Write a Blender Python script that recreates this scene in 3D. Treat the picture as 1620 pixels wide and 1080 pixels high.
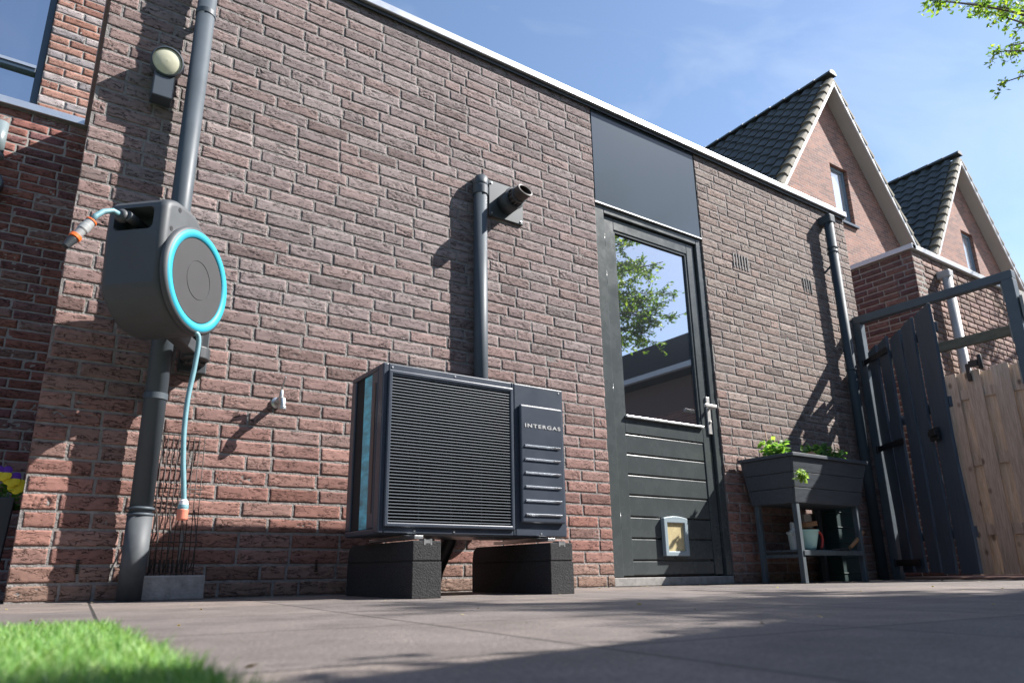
import bpy, math, random
import numpy as np
from mathutils import Vector, Matrix, Euler
R = math.radians
rnd = random.Random(7)
sc = bpy.context.scene
for o in list(bpy.data.objects): bpy.data.objects.remove(o)

# ------------------------------------------------------------------ camera
cam_d = bpy.data.cameras.new('camera'); cam = bpy.data.objects.new('camera', cam_d)
sc.collection.objects.link(cam); sc.camera = cam
cam_d.sensor_width = 36; cam_d.lens = 24.995
cam_d.shift_x = 0.009286; cam_d.shift_y = 0.018653
cam_d.clip_start = 0.01; cam_d.clip_end = 3000
CR = Vector((0.830787866, -0.556483469, -0.010847588))
CU = Vector((-0.149723416, -0.242211883, 0.958601222))
CF = Vector((0.536073148, 0.794770126, 0.284545299))
m = Matrix(((CR.x, CU.x, -CF.x, 0), (CR.y, CU.y, -CF.y, -3.05), (CR.z, CU.z, -CF.z, 0.0869), (0, 0, 0, 1)))
cam.matrix_world = m
cam_d.dof.use_dof = True; cam_d.dof.focus_distance = 3.6; cam_d.dof.aperture_fstop = 5.6

# ------------------------------------------------------------------ sun, sky, exposure
SUN = Vector((1.9, -1.0, 1.95)).normalized()
sun_d = bpy.data.lights.new('sun', 'SUN'); sun_d.energy = 5.0; sun_d.angle = R(0.5); sun_d.color = (1.0, 0.96, 0.92)
sun = bpy.data.objects.new('sun', sun_d); sc.collection.objects.link(sun)
sun.rotation_euler = SUN.to_track_quat('Z', 'Y').to_euler(); sun.location = (8, -6, 12)
w = bpy.data.worlds.new('World'); sc.world = w; w.use_nodes = True
nt = w.node_tree; nt.nodes.clear()
sky = nt.nodes.new('ShaderNodeTexSky'); sky.sky_type = 'NISHITA'; sky.sun_disc = False
sky.sun_elevation = math.asin(SUN.z); sky.sun_rotation = math.atan2(SUN.x, SUN.y)
sky.air_density = 1.0; sky.dust_density = 0.5; sky.ozone_density = 1.6; sky.altitude = 20
tc = nt.nodes.new('ShaderNodeTexCoord'); mp = nt.nodes.new('ShaderNodeMapping')
mp.inputs['Rotation'].default_value = (0, R(-25), R(20)); mp.inputs['Scale'].default_value = (1.2, 3.2, 5.0)
cn = nt.nodes.new('ShaderNodeTexNoise'); cn.inputs['Scale'].default_value = 1.6; cn.inputs['Detail'].default_value = 7
cn.inputs['Roughness'].default_value = 0.55; cn.inputs['Distortion'].default_value = 0.6
cr = nt.nodes.new('ShaderNodeMapRange'); cr.inputs['From Min'].default_value = 0.48; cr.inputs['From Max'].default_value = 0.85
cr.inputs['To Max'].default_value = 0.3
cmix = nt.nodes.new('ShaderNodeMixRGB'); cmix.inputs['Color2'].default_value = (4.6, 5.1, 5.8, 1)
bg = nt.nodes.new('ShaderNodeBackground'); bg.inputs['Strength'].default_value = 0.092
wo = nt.nodes.new('ShaderNodeOutputWorld')
nt.links.new(tc.outputs['Generated'], mp.inputs['Vector']); nt.links.new(mp.outputs[0], cn.inputs['Vector'])
nt.links.new(cn.outputs['Fac'], cr.inputs['Value']); nt.links.new(cr.outputs[0], cmix.inputs['Fac'])
nt.links.new(sky.outputs[0], cmix.inputs['Color1']); nt.links.new(cmix.outputs[0], bg.inputs['Color'])
nt.links.new(bg.outputs[0], wo.inputs['Surface'])
sc.view_settings.view_transform = 'Standard'; sc.view_settings.look = 'None'
sc.view_settings.exposure = 1.3; sc.view_settings.gamma = 1
sc.cycles.max_bounces = 6

# ------------------------------------------------------------------ materials
def mat(name, color, rough=0.6, metal=0.0, noise=0.0, nscale=20.0, bump=0.0, bscale=80.0, spec=0.5, attr=False, coat=0.0,
        nstretch=(1, 1, 1), detail=5, color2=None, ior=1.5, bdist=0.002):
    M = bpy.data.materials.new(name); M.use_nodes = True
    t = M.node_tree; p = t.nodes['Principled BSDF']
    p.inputs['Roughness'].default_value = rough; p.inputs['Metallic'].default_value = metal
    p.inputs['Specular IOR Level'].default_value = spec; p.inputs['IOR'].default_value = ior
    p.inputs['Coat Weight'].default_value = coat
    p.inputs['Base Color'].default_value = (*color, 1)
    tc = t.nodes.new('ShaderNodeTexCoord'); mp = t.nodes.new('ShaderNodeMapping')
    mp.inputs['Scale'].default_value = nstretch; t.links.new(tc.outputs['Object'], mp.inputs['Vector'])
    src = None
    if attr:
        a = t.nodes.new('ShaderNodeAttribute'); a.attribute_name = 'bc'; src = a.outputs['Color']
    if noise or attr:
        n = t.nodes.new('ShaderNodeTexNoise'); n.inputs['Scale'].default_value = nscale; n.inputs['Detail'].default_value = detail
        n.inputs['Roughness'].default_value = 0.65
        t.links.new(mp.outputs[0], n.inputs['Vector'])
        mr = t.nodes.new('ShaderNodeMapRange'); mr.inputs['From Min'].default_value = 0.3; mr.inputs['From Max'].default_value = 0.7
        t.links.new(n.outputs['Fac'], mr.inputs['Value'])
        if color2 is None:
            mr.inputs['To Min'].default_value = 1 - noise; mr.inputs['To Max'].default_value = 1 + noise
            mx = t.nodes.new('ShaderNodeVectorMath'); mx.operation = 'SCALE'
            if src: t.links.new(src, mx.inputs[0])
            else: mx.inputs[0].default_value = color
            t.links.new(mr.outputs[0], mx.inputs['Scale']); t.links.new(mx.outputs[0], p.inputs['Base Color'])
        else:
            mx = t.nodes.new('ShaderNodeMixRGB'); mx.inputs['Color1'].default_value = (*color, 1); mx.inputs['Color2'].default_value = (*color2, 1)
            if src: t.links.new(src, mx.inputs['Color1'])
            mr.inputs['To Max'].default_value = noise
            t.links.new(mr.outputs[0], mx.inputs['Fac']); t.links.new(mx.outputs[0], p.inputs['Base Color'])
        r2 = t.nodes.new('ShaderNodeMapRange'); r2.inputs['To Min'].default_value = max(0, rough - 0.1); r2.inputs['To Max'].default_value = min(1, rough + 0.12)
        t.links.new(n.outputs['Fac'], r2.inputs['Value']); t.links.new(r2.outputs[0], p.inputs['Roughness'])
    if bump:
        n2 = t.nodes.new('ShaderNodeTexNoise'); n2.inputs['Scale'].default_value = bscale; n2.inputs['Detail'].default_value = 6
        t.links.new(mp.outputs[0], n2.inputs['Vector'])
        b = t.nodes.new('ShaderNodeBump'); b.inputs['Strength'].default_value = bump; b.inputs['Distance'].default_value = bdist
        t.links.new(n2.outputs['Fac'], b.inputs['Height']); t.links.new(b.outputs[0], p.inputs['Normal'])
    return M

M = {}
M['brick'] = mat('rough_brick', (0.3, 0.18, 0.15), 0.85, noise=0.15, nscale=45, attr=True, bump=0.8, bscale=330, bdist=0.0015, spec=0.25)
M['mortar'] = mat('mortar', (0.215, 0.20, 0.188), 0.95, noise=0.3, nscale=26, bump=1.0, bscale=120, bdist=0.005)
M['mortar_dark'] = mat('mortar_grey', (0.30, 0.285, 0.26), 0.95, noise=0.2, nscale=40, bump=0.6, bscale=200)
M['trim'] = mat('aluminium_trim', (0.55, 0.56, 0.57), 0.3, metal=0.75, noise=0.05, nscale=6)
M['anthracite'] = mat('anthracite_paint', (0.058, 0.067, 0.068), 0.26, noise=0.08, nscale=9, spec=0.45)
M['groove'] = mat('groove_black', (0.01, 0.01, 0.011), 0.8)
M['panel'] = mat('facade_panel', (0.078, 0.098, 0.122), 0.12, spec=0.25)
M['pvc'] = mat('grey_pvc', (0.065, 0.080, 0.094), 0.5, noise=0.1, nscale=8, spec=0.3)
M['pvc_low'] = mat('grey_pvc_worn', (0.07, 0.078, 0.084), 0.6, noise=0.22, nscale=14)
M['pvc_dark'] = mat('dark_pvc', (0.036, 0.052, 0.064), 0.6, noise=0.1, nscale=8, spec=0.25)
M['pvc_light'] = mat('light_grey_pvc', (0.36, 0.36, 0.36), 0.5, noise=0.12, nscale=10)
M['steel'] = mat('galvanised_steel', (0.55, 0.56, 0.56), 0.35, metal=0.9, noise=0.12, nscale=40)
M['inox'] = mat('brushed_steel', (0.5, 0.48, 0.45), 0.42, metal=0.55, noise=0.06, nscale=30)
M['black'] = mat('black_plastic', (0.012, 0.012, 0.013), 0.5)
M['darkgrey'] = mat('dark_grey_plastic', (0.04, 0.045, 0.05), 0.45, noise=0.08)
M['rubber'] = mat('granulate_rubber', (0.02, 0.02, 0.021), 0.85, noise=0.95, nscale=170, bump=0.7, bscale=200, bdist=0.004, detail=6)
M['unit'] = mat('slate_powder_coat', (0.042, 0.053, 0.072), 0.33, noise=0.06, nscale=6, spec=0.5)
M['slat'] = mat('grille_slat', (0.10, 0.115, 0.13), 0.3, spec=0.6)
M['ledge'] = mat('sun_caught_ledge', (0.35, 0.38, 0.42), 0.3, metal=0.4)  # lighter than the cover: sun on the louvre edges put into the colour
M['letter'] = mat('silver_lettering', (0.5, 0.5, 0.5), 0.4, metal=0.3)
M['stone'] = mat('concrete_block', (0.26, 0.25, 0.235), 0.9, noise=0.25, nscale=30, bump=0.7, bscale=120, bdist=0.004)
M['reel'] = mat('reel_grey_plastic', (0.062, 0.068, 0.074), 0.55, noise=0.10, nscale=12, bump=0.12, bscale=400, bdist=0.0006)
M['reel_disc'] = mat('reel_cover_plastic', (0.050, 0.050, 0.052), 0.65, noise=0.05, nscale=12, spec=0.25)
M['turq'] = mat('turquoise_plastic', (0.03, 0.33, 0.44), 0.5, spec=0.3)
M['hose'] = mat('grey_teal_hose', (0.15, 0.30, 0.34), 0.5, noise=0.1, nscale=60)
M['orange'] = mat('orange_plastic', (0.85, 0.16, 0.03), 0.4)
M['orangepale'] = mat('faded_orange_plastic', (0.62, 0.2, 0.13), 0.45, noise=0.1)
M['grey_pl'] = mat('mid_grey_plastic', (0.3, 0.31, 0.31), 0.5)
M['white_pl'] = mat('white_plastic', (0.7, 0.7, 0.7), 0.4)
M['lens'] = mat('opal_lens', (0.62, 0.60, 0.44), 0.35, noise=0.05, nscale=30)
M['lens2'] = mat('grey_opal_lens', (0.16, 0.20, 0.21), 0.35)
M['coil'] = mat('teal_coil_fins', (0.10, 0.50, 0.62), 0.4, metal=0.0, noise=0.6, nscale=9, nstretch=(1, 1, 3), spec=0.9)
M['ply'] = mat('sticker_brown', (0.12, 0.08, 0.07), 0.6)
M['grass'] = mat('turf_blades', (0.2, 0.3, 0.1), 0.55, attr=True, noise=0.1, nscale=30)
M['turf'] = mat('turf_backing', (0.05, 0.12, 0.03), 0.9, noise=0.3, nscale=60)
M['leaf'] = mat('green_leaves', (0.1, 0.2, 0.04), 0.5, attr=True, noise=0.1, nscale=5)
M['bark'] = mat('bark', (0.12, 0.09, 0.065), 0.9, noise=0.3, nscale=30, bump=0.8, bscale=60, bdist=0.01)
M['wood'] = mat('weathered_pine', (0.64, 0.53, 0.43), 0.85, noise=0.95, nscale=11, nstretch=(9, 9, 0.6), bump=0.7, bscale=16, bdist=0.004, color2=(0.36, 0.28, 0.21))
M['woodgrey'] = mat('silvered_boards', (0.30, 0.29, 0.27), 0.8, noise=0.25, nscale=9, nstretch=(0.7, 9, 9), bump=0.4, bscale=14)
M['gatewood'] = mat('blue_black_stained_board', (0.048, 0.064, 0.086), 0.55, noise=0.25, nscale=8, nstretch=(8, 8, 0.6), bump=0.4, bscale=14, bdist=0.002)
M['gatemetal'] = mat('gate_grey_metal', (0.075, 0.095, 0.11), 0.42, noise=0.12, nscale=10, spec=0.5)
M['rail'] = mat('mossy_wood_rail', (0.16, 0.14, 0.10), 0.85, noise=0.3, nscale=20, nstretch=(3, 0.5, 3))
M['planter'] = mat('charcoal_stained_wood', (0.050, 0.060, 0.072), 0.6, noise=0.25, nscale=10, nstretch=(0.8, 6, 6), bump=0.4, bscale=30, bdist=0.0015)
M['planterleg'] = mat('grey_stained_wood', (0.06, 0.078, 0.09), 0.65, noise=0.3, nscale=12, nstretch=(4, 4, 0.8))
M['soil'] = mat('soil', (0.04, 0.03, 0.02), 1.0, noise=0.4, nscale=60, bump=1, bscale=80, bdist=0.01)
M['pot'] = mat('slate_grey_pot', (0.03, 0.036, 0.045), 0.5, noise=0.1)
M['white'] = mat('white_fascia', (0.72, 0.72, 0.72), 0.45, noise=0.05, nscale=3)
M['soffit'] = mat('beige_soffit', (0.42, 0.39, 0.35), 0.7, noise=0.05, nscale=2)
M['tile'] = mat('dark_roof_tile', (0.036, 0.044, 0.044), 0.6, noise=0.35, nscale=4, bump=0.3, bscale=50)
M['verge'] = mat('lichened_verge_tile', (0.17, 0.145, 0.105), 0.8, noise=0.45, nscale=4, bump=0.3, bscale=40, color2=(0.1, 0.095, 0.06))
M['winframe'] = mat('grey_blue_frame', (0.14, 0.19, 0.24), 0.4)
M['winframe_dark'] = mat('dark_blue_frame', (0.03, 0.05, 0.075), 0.35)
M['purple'] = mat('purple_petal', (0.10, 0.015, 0.30), 0.6)
M['yellow'] = mat('yellow_petal', (0.75, 0.6, 0.02), 0.6)
M['mint'] = mat('mint_plastic', (0.42, 0.66, 0.58), 0.35)
M['red'] = mat('red_plastic', (0.45, 0.04, 0.03), 0.4)
M['brush'] = mat('brown_wood', (0.28, 0.14, 0.06), 0.6, noise=0.2, nscale=20)
M['board'] = mat('pale_board', (0.45, 0.43, 0.42), 0.7, noise=0.1)
M['darkgreen'] = mat('dark_green_crate', (0.012, 0.035, 0.035), 0.6)
M['flapfilm'] = mat('yellowed_plastic', (0.50, 0.42, 0.24), 0.25, noise=0.12, nscale=25, coat=0.3)
M['flapframe'] = mat('pale_blue_grey_plastic', (0.25, 0.31, 0.34), 0.4)
M['flue_tip'] = mat('scorched_plastic', (0.045, 0.035, 0.03), 0.55, noise=0.3, nscale=40)
M['roof'] = mat('dark_roof_sheet', (0.03, 0.03, 0.035), 0.8)
M['render_wall'] = mat('brown_rendered_wall', (0.17, 0.11, 0.09), 0.9, noise=0.1)

def add_cracks(MM):
    t = MM.node_tree; p = t.nodes['Principled BSDF']; tc = t.nodes.new('ShaderNodeTexCoord')
    mp = t.nodes.new('ShaderNodeMapping'); mp.inputs['Rotation'].default_value = (0, R(-14), 0); mp.inputs['Scale'].default_value = (1, 1, 3.2)
    t.links.new(tc.outputs['Object'], mp.inputs['Vector'])
    n = t.nodes.new('ShaderNodeTexNoise'); n.inputs['Scale'].default_value = 30; n.inputs['Detail'].default_value = 3; n.inputs['Distortion'].default_value = 0.8
    t.links.new(mp.outputs[0], n.inputs['Vector'])
    a = t.nodes.new('ShaderNodeMath'); a.operation = 'SUBTRACT'; a.inputs[1].default_value = 0.5; t.links.new(n.outputs['Fac'], a.inputs[0])
    b = t.nodes.new('ShaderNodeMath'); b.operation = 'ABSOLUTE'; t.links.new(a.outputs[0], b.inputs[0])
    m1 = t.nodes.new('ShaderNodeMapRange'); m1.inputs['From Max'].default_value = 0.034; m1.inputs['To Min'].default_value = 1; m1.inputs['To Max'].default_value = 0
    t.links.new(b.outputs[0], m1.inputs['Value'])
    k = t.nodes.new('ShaderNodeTexNoise'); k.inputs['Scale'].default_value = 15; k.inputs['Detail'].default_value = 2; t.links.new(mp.outputs[0], k.inputs['Vector'])
    m2 = t.nodes.new('ShaderNodeMapRange'); m2.inputs['From Min'].default_value = 0.44; m2.inputs['From Max'].default_value = 0.53; t.links.new(k.outputs['Fac'], m2.inputs['Value'])
    c = t.nodes.new('ShaderNodeMath'); c.operation = 'MULTIPLY'; t.links.new(m1.outputs[0], c.inputs[0]); t.links.new(m2.outputs[0], c.inputs[1])
    src = p.inputs['Base Color'].links[0].from_socket
    mx = t.nodes.new('ShaderNodeMixRGB'); mx.blend_type = 'MULTIPLY'; mx.inputs['Color2'].default_value = (.22, .20, .20, 1)
    t.links.new(c.outputs[0], mx.inputs['Fac']); t.links.new(src, mx.inputs['Color1']); t.links.new(mx.outputs[0], p.inputs['Base Color'])
    bn = t.nodes.new('ShaderNodeBump'); bn.invert = True; bn.inputs['Strength'].default_value = 1; bn.inputs['Distance'].default_value = 0.004
    t.links.new(c.outputs[0], bn.inputs['Height'])
    old = p.inputs['Normal'].links[0].from_node; t.links.new(bn.outputs[0], old.inputs['Normal'])
add_cracks(M['brick'])

def add_knots(MM):
    t = MM.node_tree; p = t.nodes['Principled BSDF']; tc = t.nodes.new('ShaderNodeTexCoord'); mp = t.nodes.new('ShaderNodeMapping')
    mp.inputs['Scale'].default_value = (7, 7, 4.2); t.links.new(tc.outputs['Object'], mp.inputs['Vector'])
    v = t.nodes.new('ShaderNodeTexVoronoi'); v.inputs['Scale'].default_value = 1.0; t.links.new(mp.outputs[0], v.inputs['Vector'])
    m1 = t.nodes.new('ShaderNodeMapRange'); m1.inputs['From Min'].default_value = 0.07; m1.inputs['From Max'].default_value = 0.16; m1.inputs['To Min'].default_value = 0.75; m1.inputs['To Max'].default_value = 0
    t.links.new(v.outputs['Distance'], m1.inputs['Value']); src = p.inputs['Base Color'].links[0].from_socket
    mx = t.nodes.new('ShaderNodeMixRGB'); mx.inputs['Color2'].default_value = (.10, .065, .045, 1)
    t.links.new(m1.outputs[0], mx.inputs['Fac']); t.links.new(src, mx.inputs['Color1']); t.links.new(mx.outputs[0], p.inputs['Base Color'])
add_knots(M['wood'])

def glass_mat(name, tint=(0.01, 0.012, 0.015), refl=0.5, rcol=(0.9, 0.93, 1.0), rough=0.01):
    G = bpy.data.materials.new(name); G.use_nodes = True; t = G.node_tree
    p = t.nodes['Principled BSDF']; p.inputs['Base Color'].default_value = (*tint, 1); p.inputs['Roughness'].default_value = 0.2
    g = t.nodes.new('ShaderNodeBsdfGlossy'); g.inputs['Color'].default_value = (*rcol, 1); g.inputs['Roughness'].default_value = rough
    mx = t.nodes.new('ShaderNodeMixShader'); mx.inputs[0].default_value = refl
    t.links.new(p.outputs[0], mx.inputs[1]); t.links.new(g.outputs[0], mx.inputs[2])
    t.links.new(mx.outputs[0], t.nodes['Material Output'].inputs['Surface'])
    return G
M['glass'] = glass_mat('coated_glass', refl=0.52)
M['glass_far'] = glass_mat('window_glass', tint=(0.35, 0.38, 0.4), refl=0.45)
M['glass_left'] = glass_mat('blue_window_glass', refl=0.5)

def clear_plastic():
    G = bpy.data.materials.new('clear_plastic'); G.use_nodes = True
    p = G.node_tree.nodes['Principled BSDF']; p.inputs['Base Color'].default_value = (0.75, 0.8, 0.8, 1)
    p.inputs['Roughness'].default_value = 0.12; p.inputs['Transmission Weight'].default_value = 0.75; return G
M['clear'] = clear_plastic()

def gable_brick():
    G = bpy.data.materials.new('orange_gable_brick'); G.use_nodes = True; t = G.node_tree; p = t.nodes['Principled BSDF']
    tc = t.nodes.new('ShaderNodeTexCoord'); sp = t.nodes.new('ShaderNodeSeparateXYZ'); cb = t.nodes.new('ShaderNodeCombineXYZ')
    ad = t.nodes.new('ShaderNodeMath'); ad.operation = 'ADD'
    t.links.new(tc.outputs['Object'], sp.inputs[0]); t.links.new(sp.outputs[0], ad.inputs[0]); t.links.new(sp.outputs[1], ad.inputs[1])
    t.links.new(ad.outputs[0], cb.inputs[0]); t.links.new(sp.outputs[2], cb.inputs[1])
    b = t.nodes.new('ShaderNodeTexBrick'); b.inputs['Scale'].default_value = 1; b.inputs['Brick Width'].default_value = 0.22
    b.inputs['Row Height'].default_value = 0.0625; b.inputs['Mortar Size'].default_value = 0.006; b.inputs['Mortar Smooth'].default_value = 0.3
    b.inputs['Color1'].default_value = (0.30, 0.135, 0.09, 1); b.inputs['Color2'].default_value = (0.15, 0.075, 0.06, 1)
    b.inputs['Mortar'].default_value = (0.30, 0.25, 0.22, 1); b.inputs['Bias'].default_value = 0.0
    t.links.new(cb.outputs[0], b.inputs['Vector'])
    n = t.nodes.new('ShaderNodeTexNoise'); n.inputs['Scale'].default_value = 3; n.inputs['Detail'].default_value = 8
    t.links.new(cb.outputs[0], n.inputs['Vector'])
    mx = t.nodes.new('ShaderNodeMixRGB'); mx.blend_type = 'OVERLAY'; mx.inputs['Fac'].default_value = 0.35
    t.links.new(b.outputs['Color'], mx.inputs['Color1']); t.links.new(n.outputs['Fac'], mx.inputs['Color2']); t.links.new(mx.outputs[0], p.inputs['Base Color'])
    bm = t.nodes.new('ShaderNodeBump'); bm.invert = True; bm.inputs['Strength'].default_value = 0.7; bm.inputs['Distance'].default_value = 0.01
    t.links.new(b.outputs['Fac'], bm.inputs['Height']); t.links.new(bm.outputs[0], p.inputs['Normal'])
    p.inputs['Roughness'].default_value = 0.85
    return G
M['gable'] = gable_brick()

def patio_mat():
    G = bpy.data.materials.new('concrete_patio_tiles'); G.use_nodes = True; t = G.node_tree; p = t.nodes['Principled BSDF']
    tc = t.nodes.new('ShaderNodeTexCoord'); mp = t.nodes.new('ShaderNodeMapping')
    mp.inputs['Location'].default_value = (0.24, 0.31, 0); mp.inputs['Rotation'].default_value = (0, 0, R(4))
    t.links.new(tc.outputs['Object'], mp.inputs['Vector'])
    b = t.nodes.new('ShaderNodeTexBrick'); b.inputs['Scale'].default_value = 1; b.inputs['Brick Width'].default_value = 0.5
    b.inputs['Row Height'].default_value = 0.5; b.inputs['Mortar Size'].default_value = 0.004; b.inputs['Mortar Smooth'].default_value = 0.2; b.offset = 0
    b.inputs['Color1'].default_value = (0.175, 0.146, 0.128, 1); b.inputs['Color2'].default_value = (0.128, 0.112, 0.104, 1)
    b.inputs['Mortar'].default_value = (0.035, 0.032, 0.03, 1); b.inputs['Bias'].default_value = 0.0
    t.links.new(mp.outputs[0], b.inputs['Vector'])
    n = t.nodes.new('ShaderNodeTexNoise'); n.inputs['Scale'].default_value = 5; n.inputs['Detail'].default_value = 8; n.inputs['Roughness'].default_value = 0.7
    t.links.new(tc.outputs['Object'], n.inputs['Vector'])
    n2 = t.nodes.new('ShaderNodeTexNoise'); n2.inputs['Scale'].default_value = 150; n2.inputs['Detail'].default_value = 5; n2.inputs['Roughness'].default_value = 0.75
    t.links.new(tc.outputs['Object'], n2.inputs['Vector'])
    mr = t.nodes.new('ShaderNodeMapRange'); mr.inputs['From Min'].default_value = 0.3; mr.inputs['From Max'].default_value = 0.7
    mr.inputs['To Min'].default_value = 0.68; mr.inputs['To Max'].default_value = 1.32
    t.links.new(n.outputs['Fac'], mr.inputs['Value'])
    mr2 = t.nodes.new('ShaderNodeMapRange'); mr2.inputs['From Min'].default_value = 0.35; mr2.inputs['From Max'].default_value = 0.65
    mr2.inputs['To Min'].default_value = 0.6; mr2.inputs['To Max'].default_value = 1.4
    t.links.new(n2.outputs['Fac'], mr2.inputs['Value'])
    ml = t.nodes.new('ShaderNodeMath'); ml.operation = 'MULTIPLY'; t.links.new(mr.outputs[0], ml.inputs[0]); t.links.new(mr2.outputs[0], ml.inputs[1])
    vm = t.nodes.new('ShaderNodeVectorMath'); vm.operation = 'SCALE'; t.links.new(b.outputs['Color'], vm.inputs[0]); t.links.new(ml.outputs[0], vm.inputs['Scale'])
    t.links.new(vm.outputs[0], p.inputs['Base Color'])
    b1 = t.nodes.new('ShaderNodeBump'); b1.invert = True; b1.inputs['Strength'].default_value = 0.8; b1.inputs['Distance'].default_value = 0.006
    t.links.new(b.outputs['Fac'], b1.inputs['Height'])
    b2 = t.nodes.new('ShaderNodeBump'); b2.inputs['Strength'].default_value = 0.9; b2.inputs['Distance'].default_value = 0.004
    t.links.new(n2.outputs['Fac'], b2.inputs['Height']); t.links.new(b1.outputs[0], b2.inputs['Normal']); t.links.new(b2.outputs[0], p.inputs['Normal'])
    p.inputs['Roughness'].default_value = 0.7; p.inputs['Specular IOR Level'].default_value = 0.4
    return G
M['patio'] = patio_mat()

# ------------------------------------------------------------------ builders
def tag(o, label=None, cat=None, group=None, kind=None):
    if label: o['label'] = label
    if cat: o['category'] = cat
    if group: o['group'] = group
    if kind: o['kind'] = kind
    return o
def thing(name, loc, label, cat, group=None, rz=0.0):
    o = bpy.data.objects.new(name, None); sc.collection.objects.link(o)
    o.location = loc; o.rotation_euler = (0, 0, rz); o.empty_display_size = 0.05
    return tag(o, label, cat, group)
def wloc(o):
    m = Matrix.Identity(4)
    ch = []
    while o: ch.append(o); o = o.parent
    for c in reversed(ch): m = m @ Matrix.LocRotScale(c.location, c.rotation_euler, c.scale)
    return m
def copy_tree(o, parent=None):
    c = o.copy(); sc.collection.objects.link(c)
    if parent: c.parent = parent
    for ch in [x for x in bpy.data.objects if x.parent == o]: copy_tree(ch, c)
    return c

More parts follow.
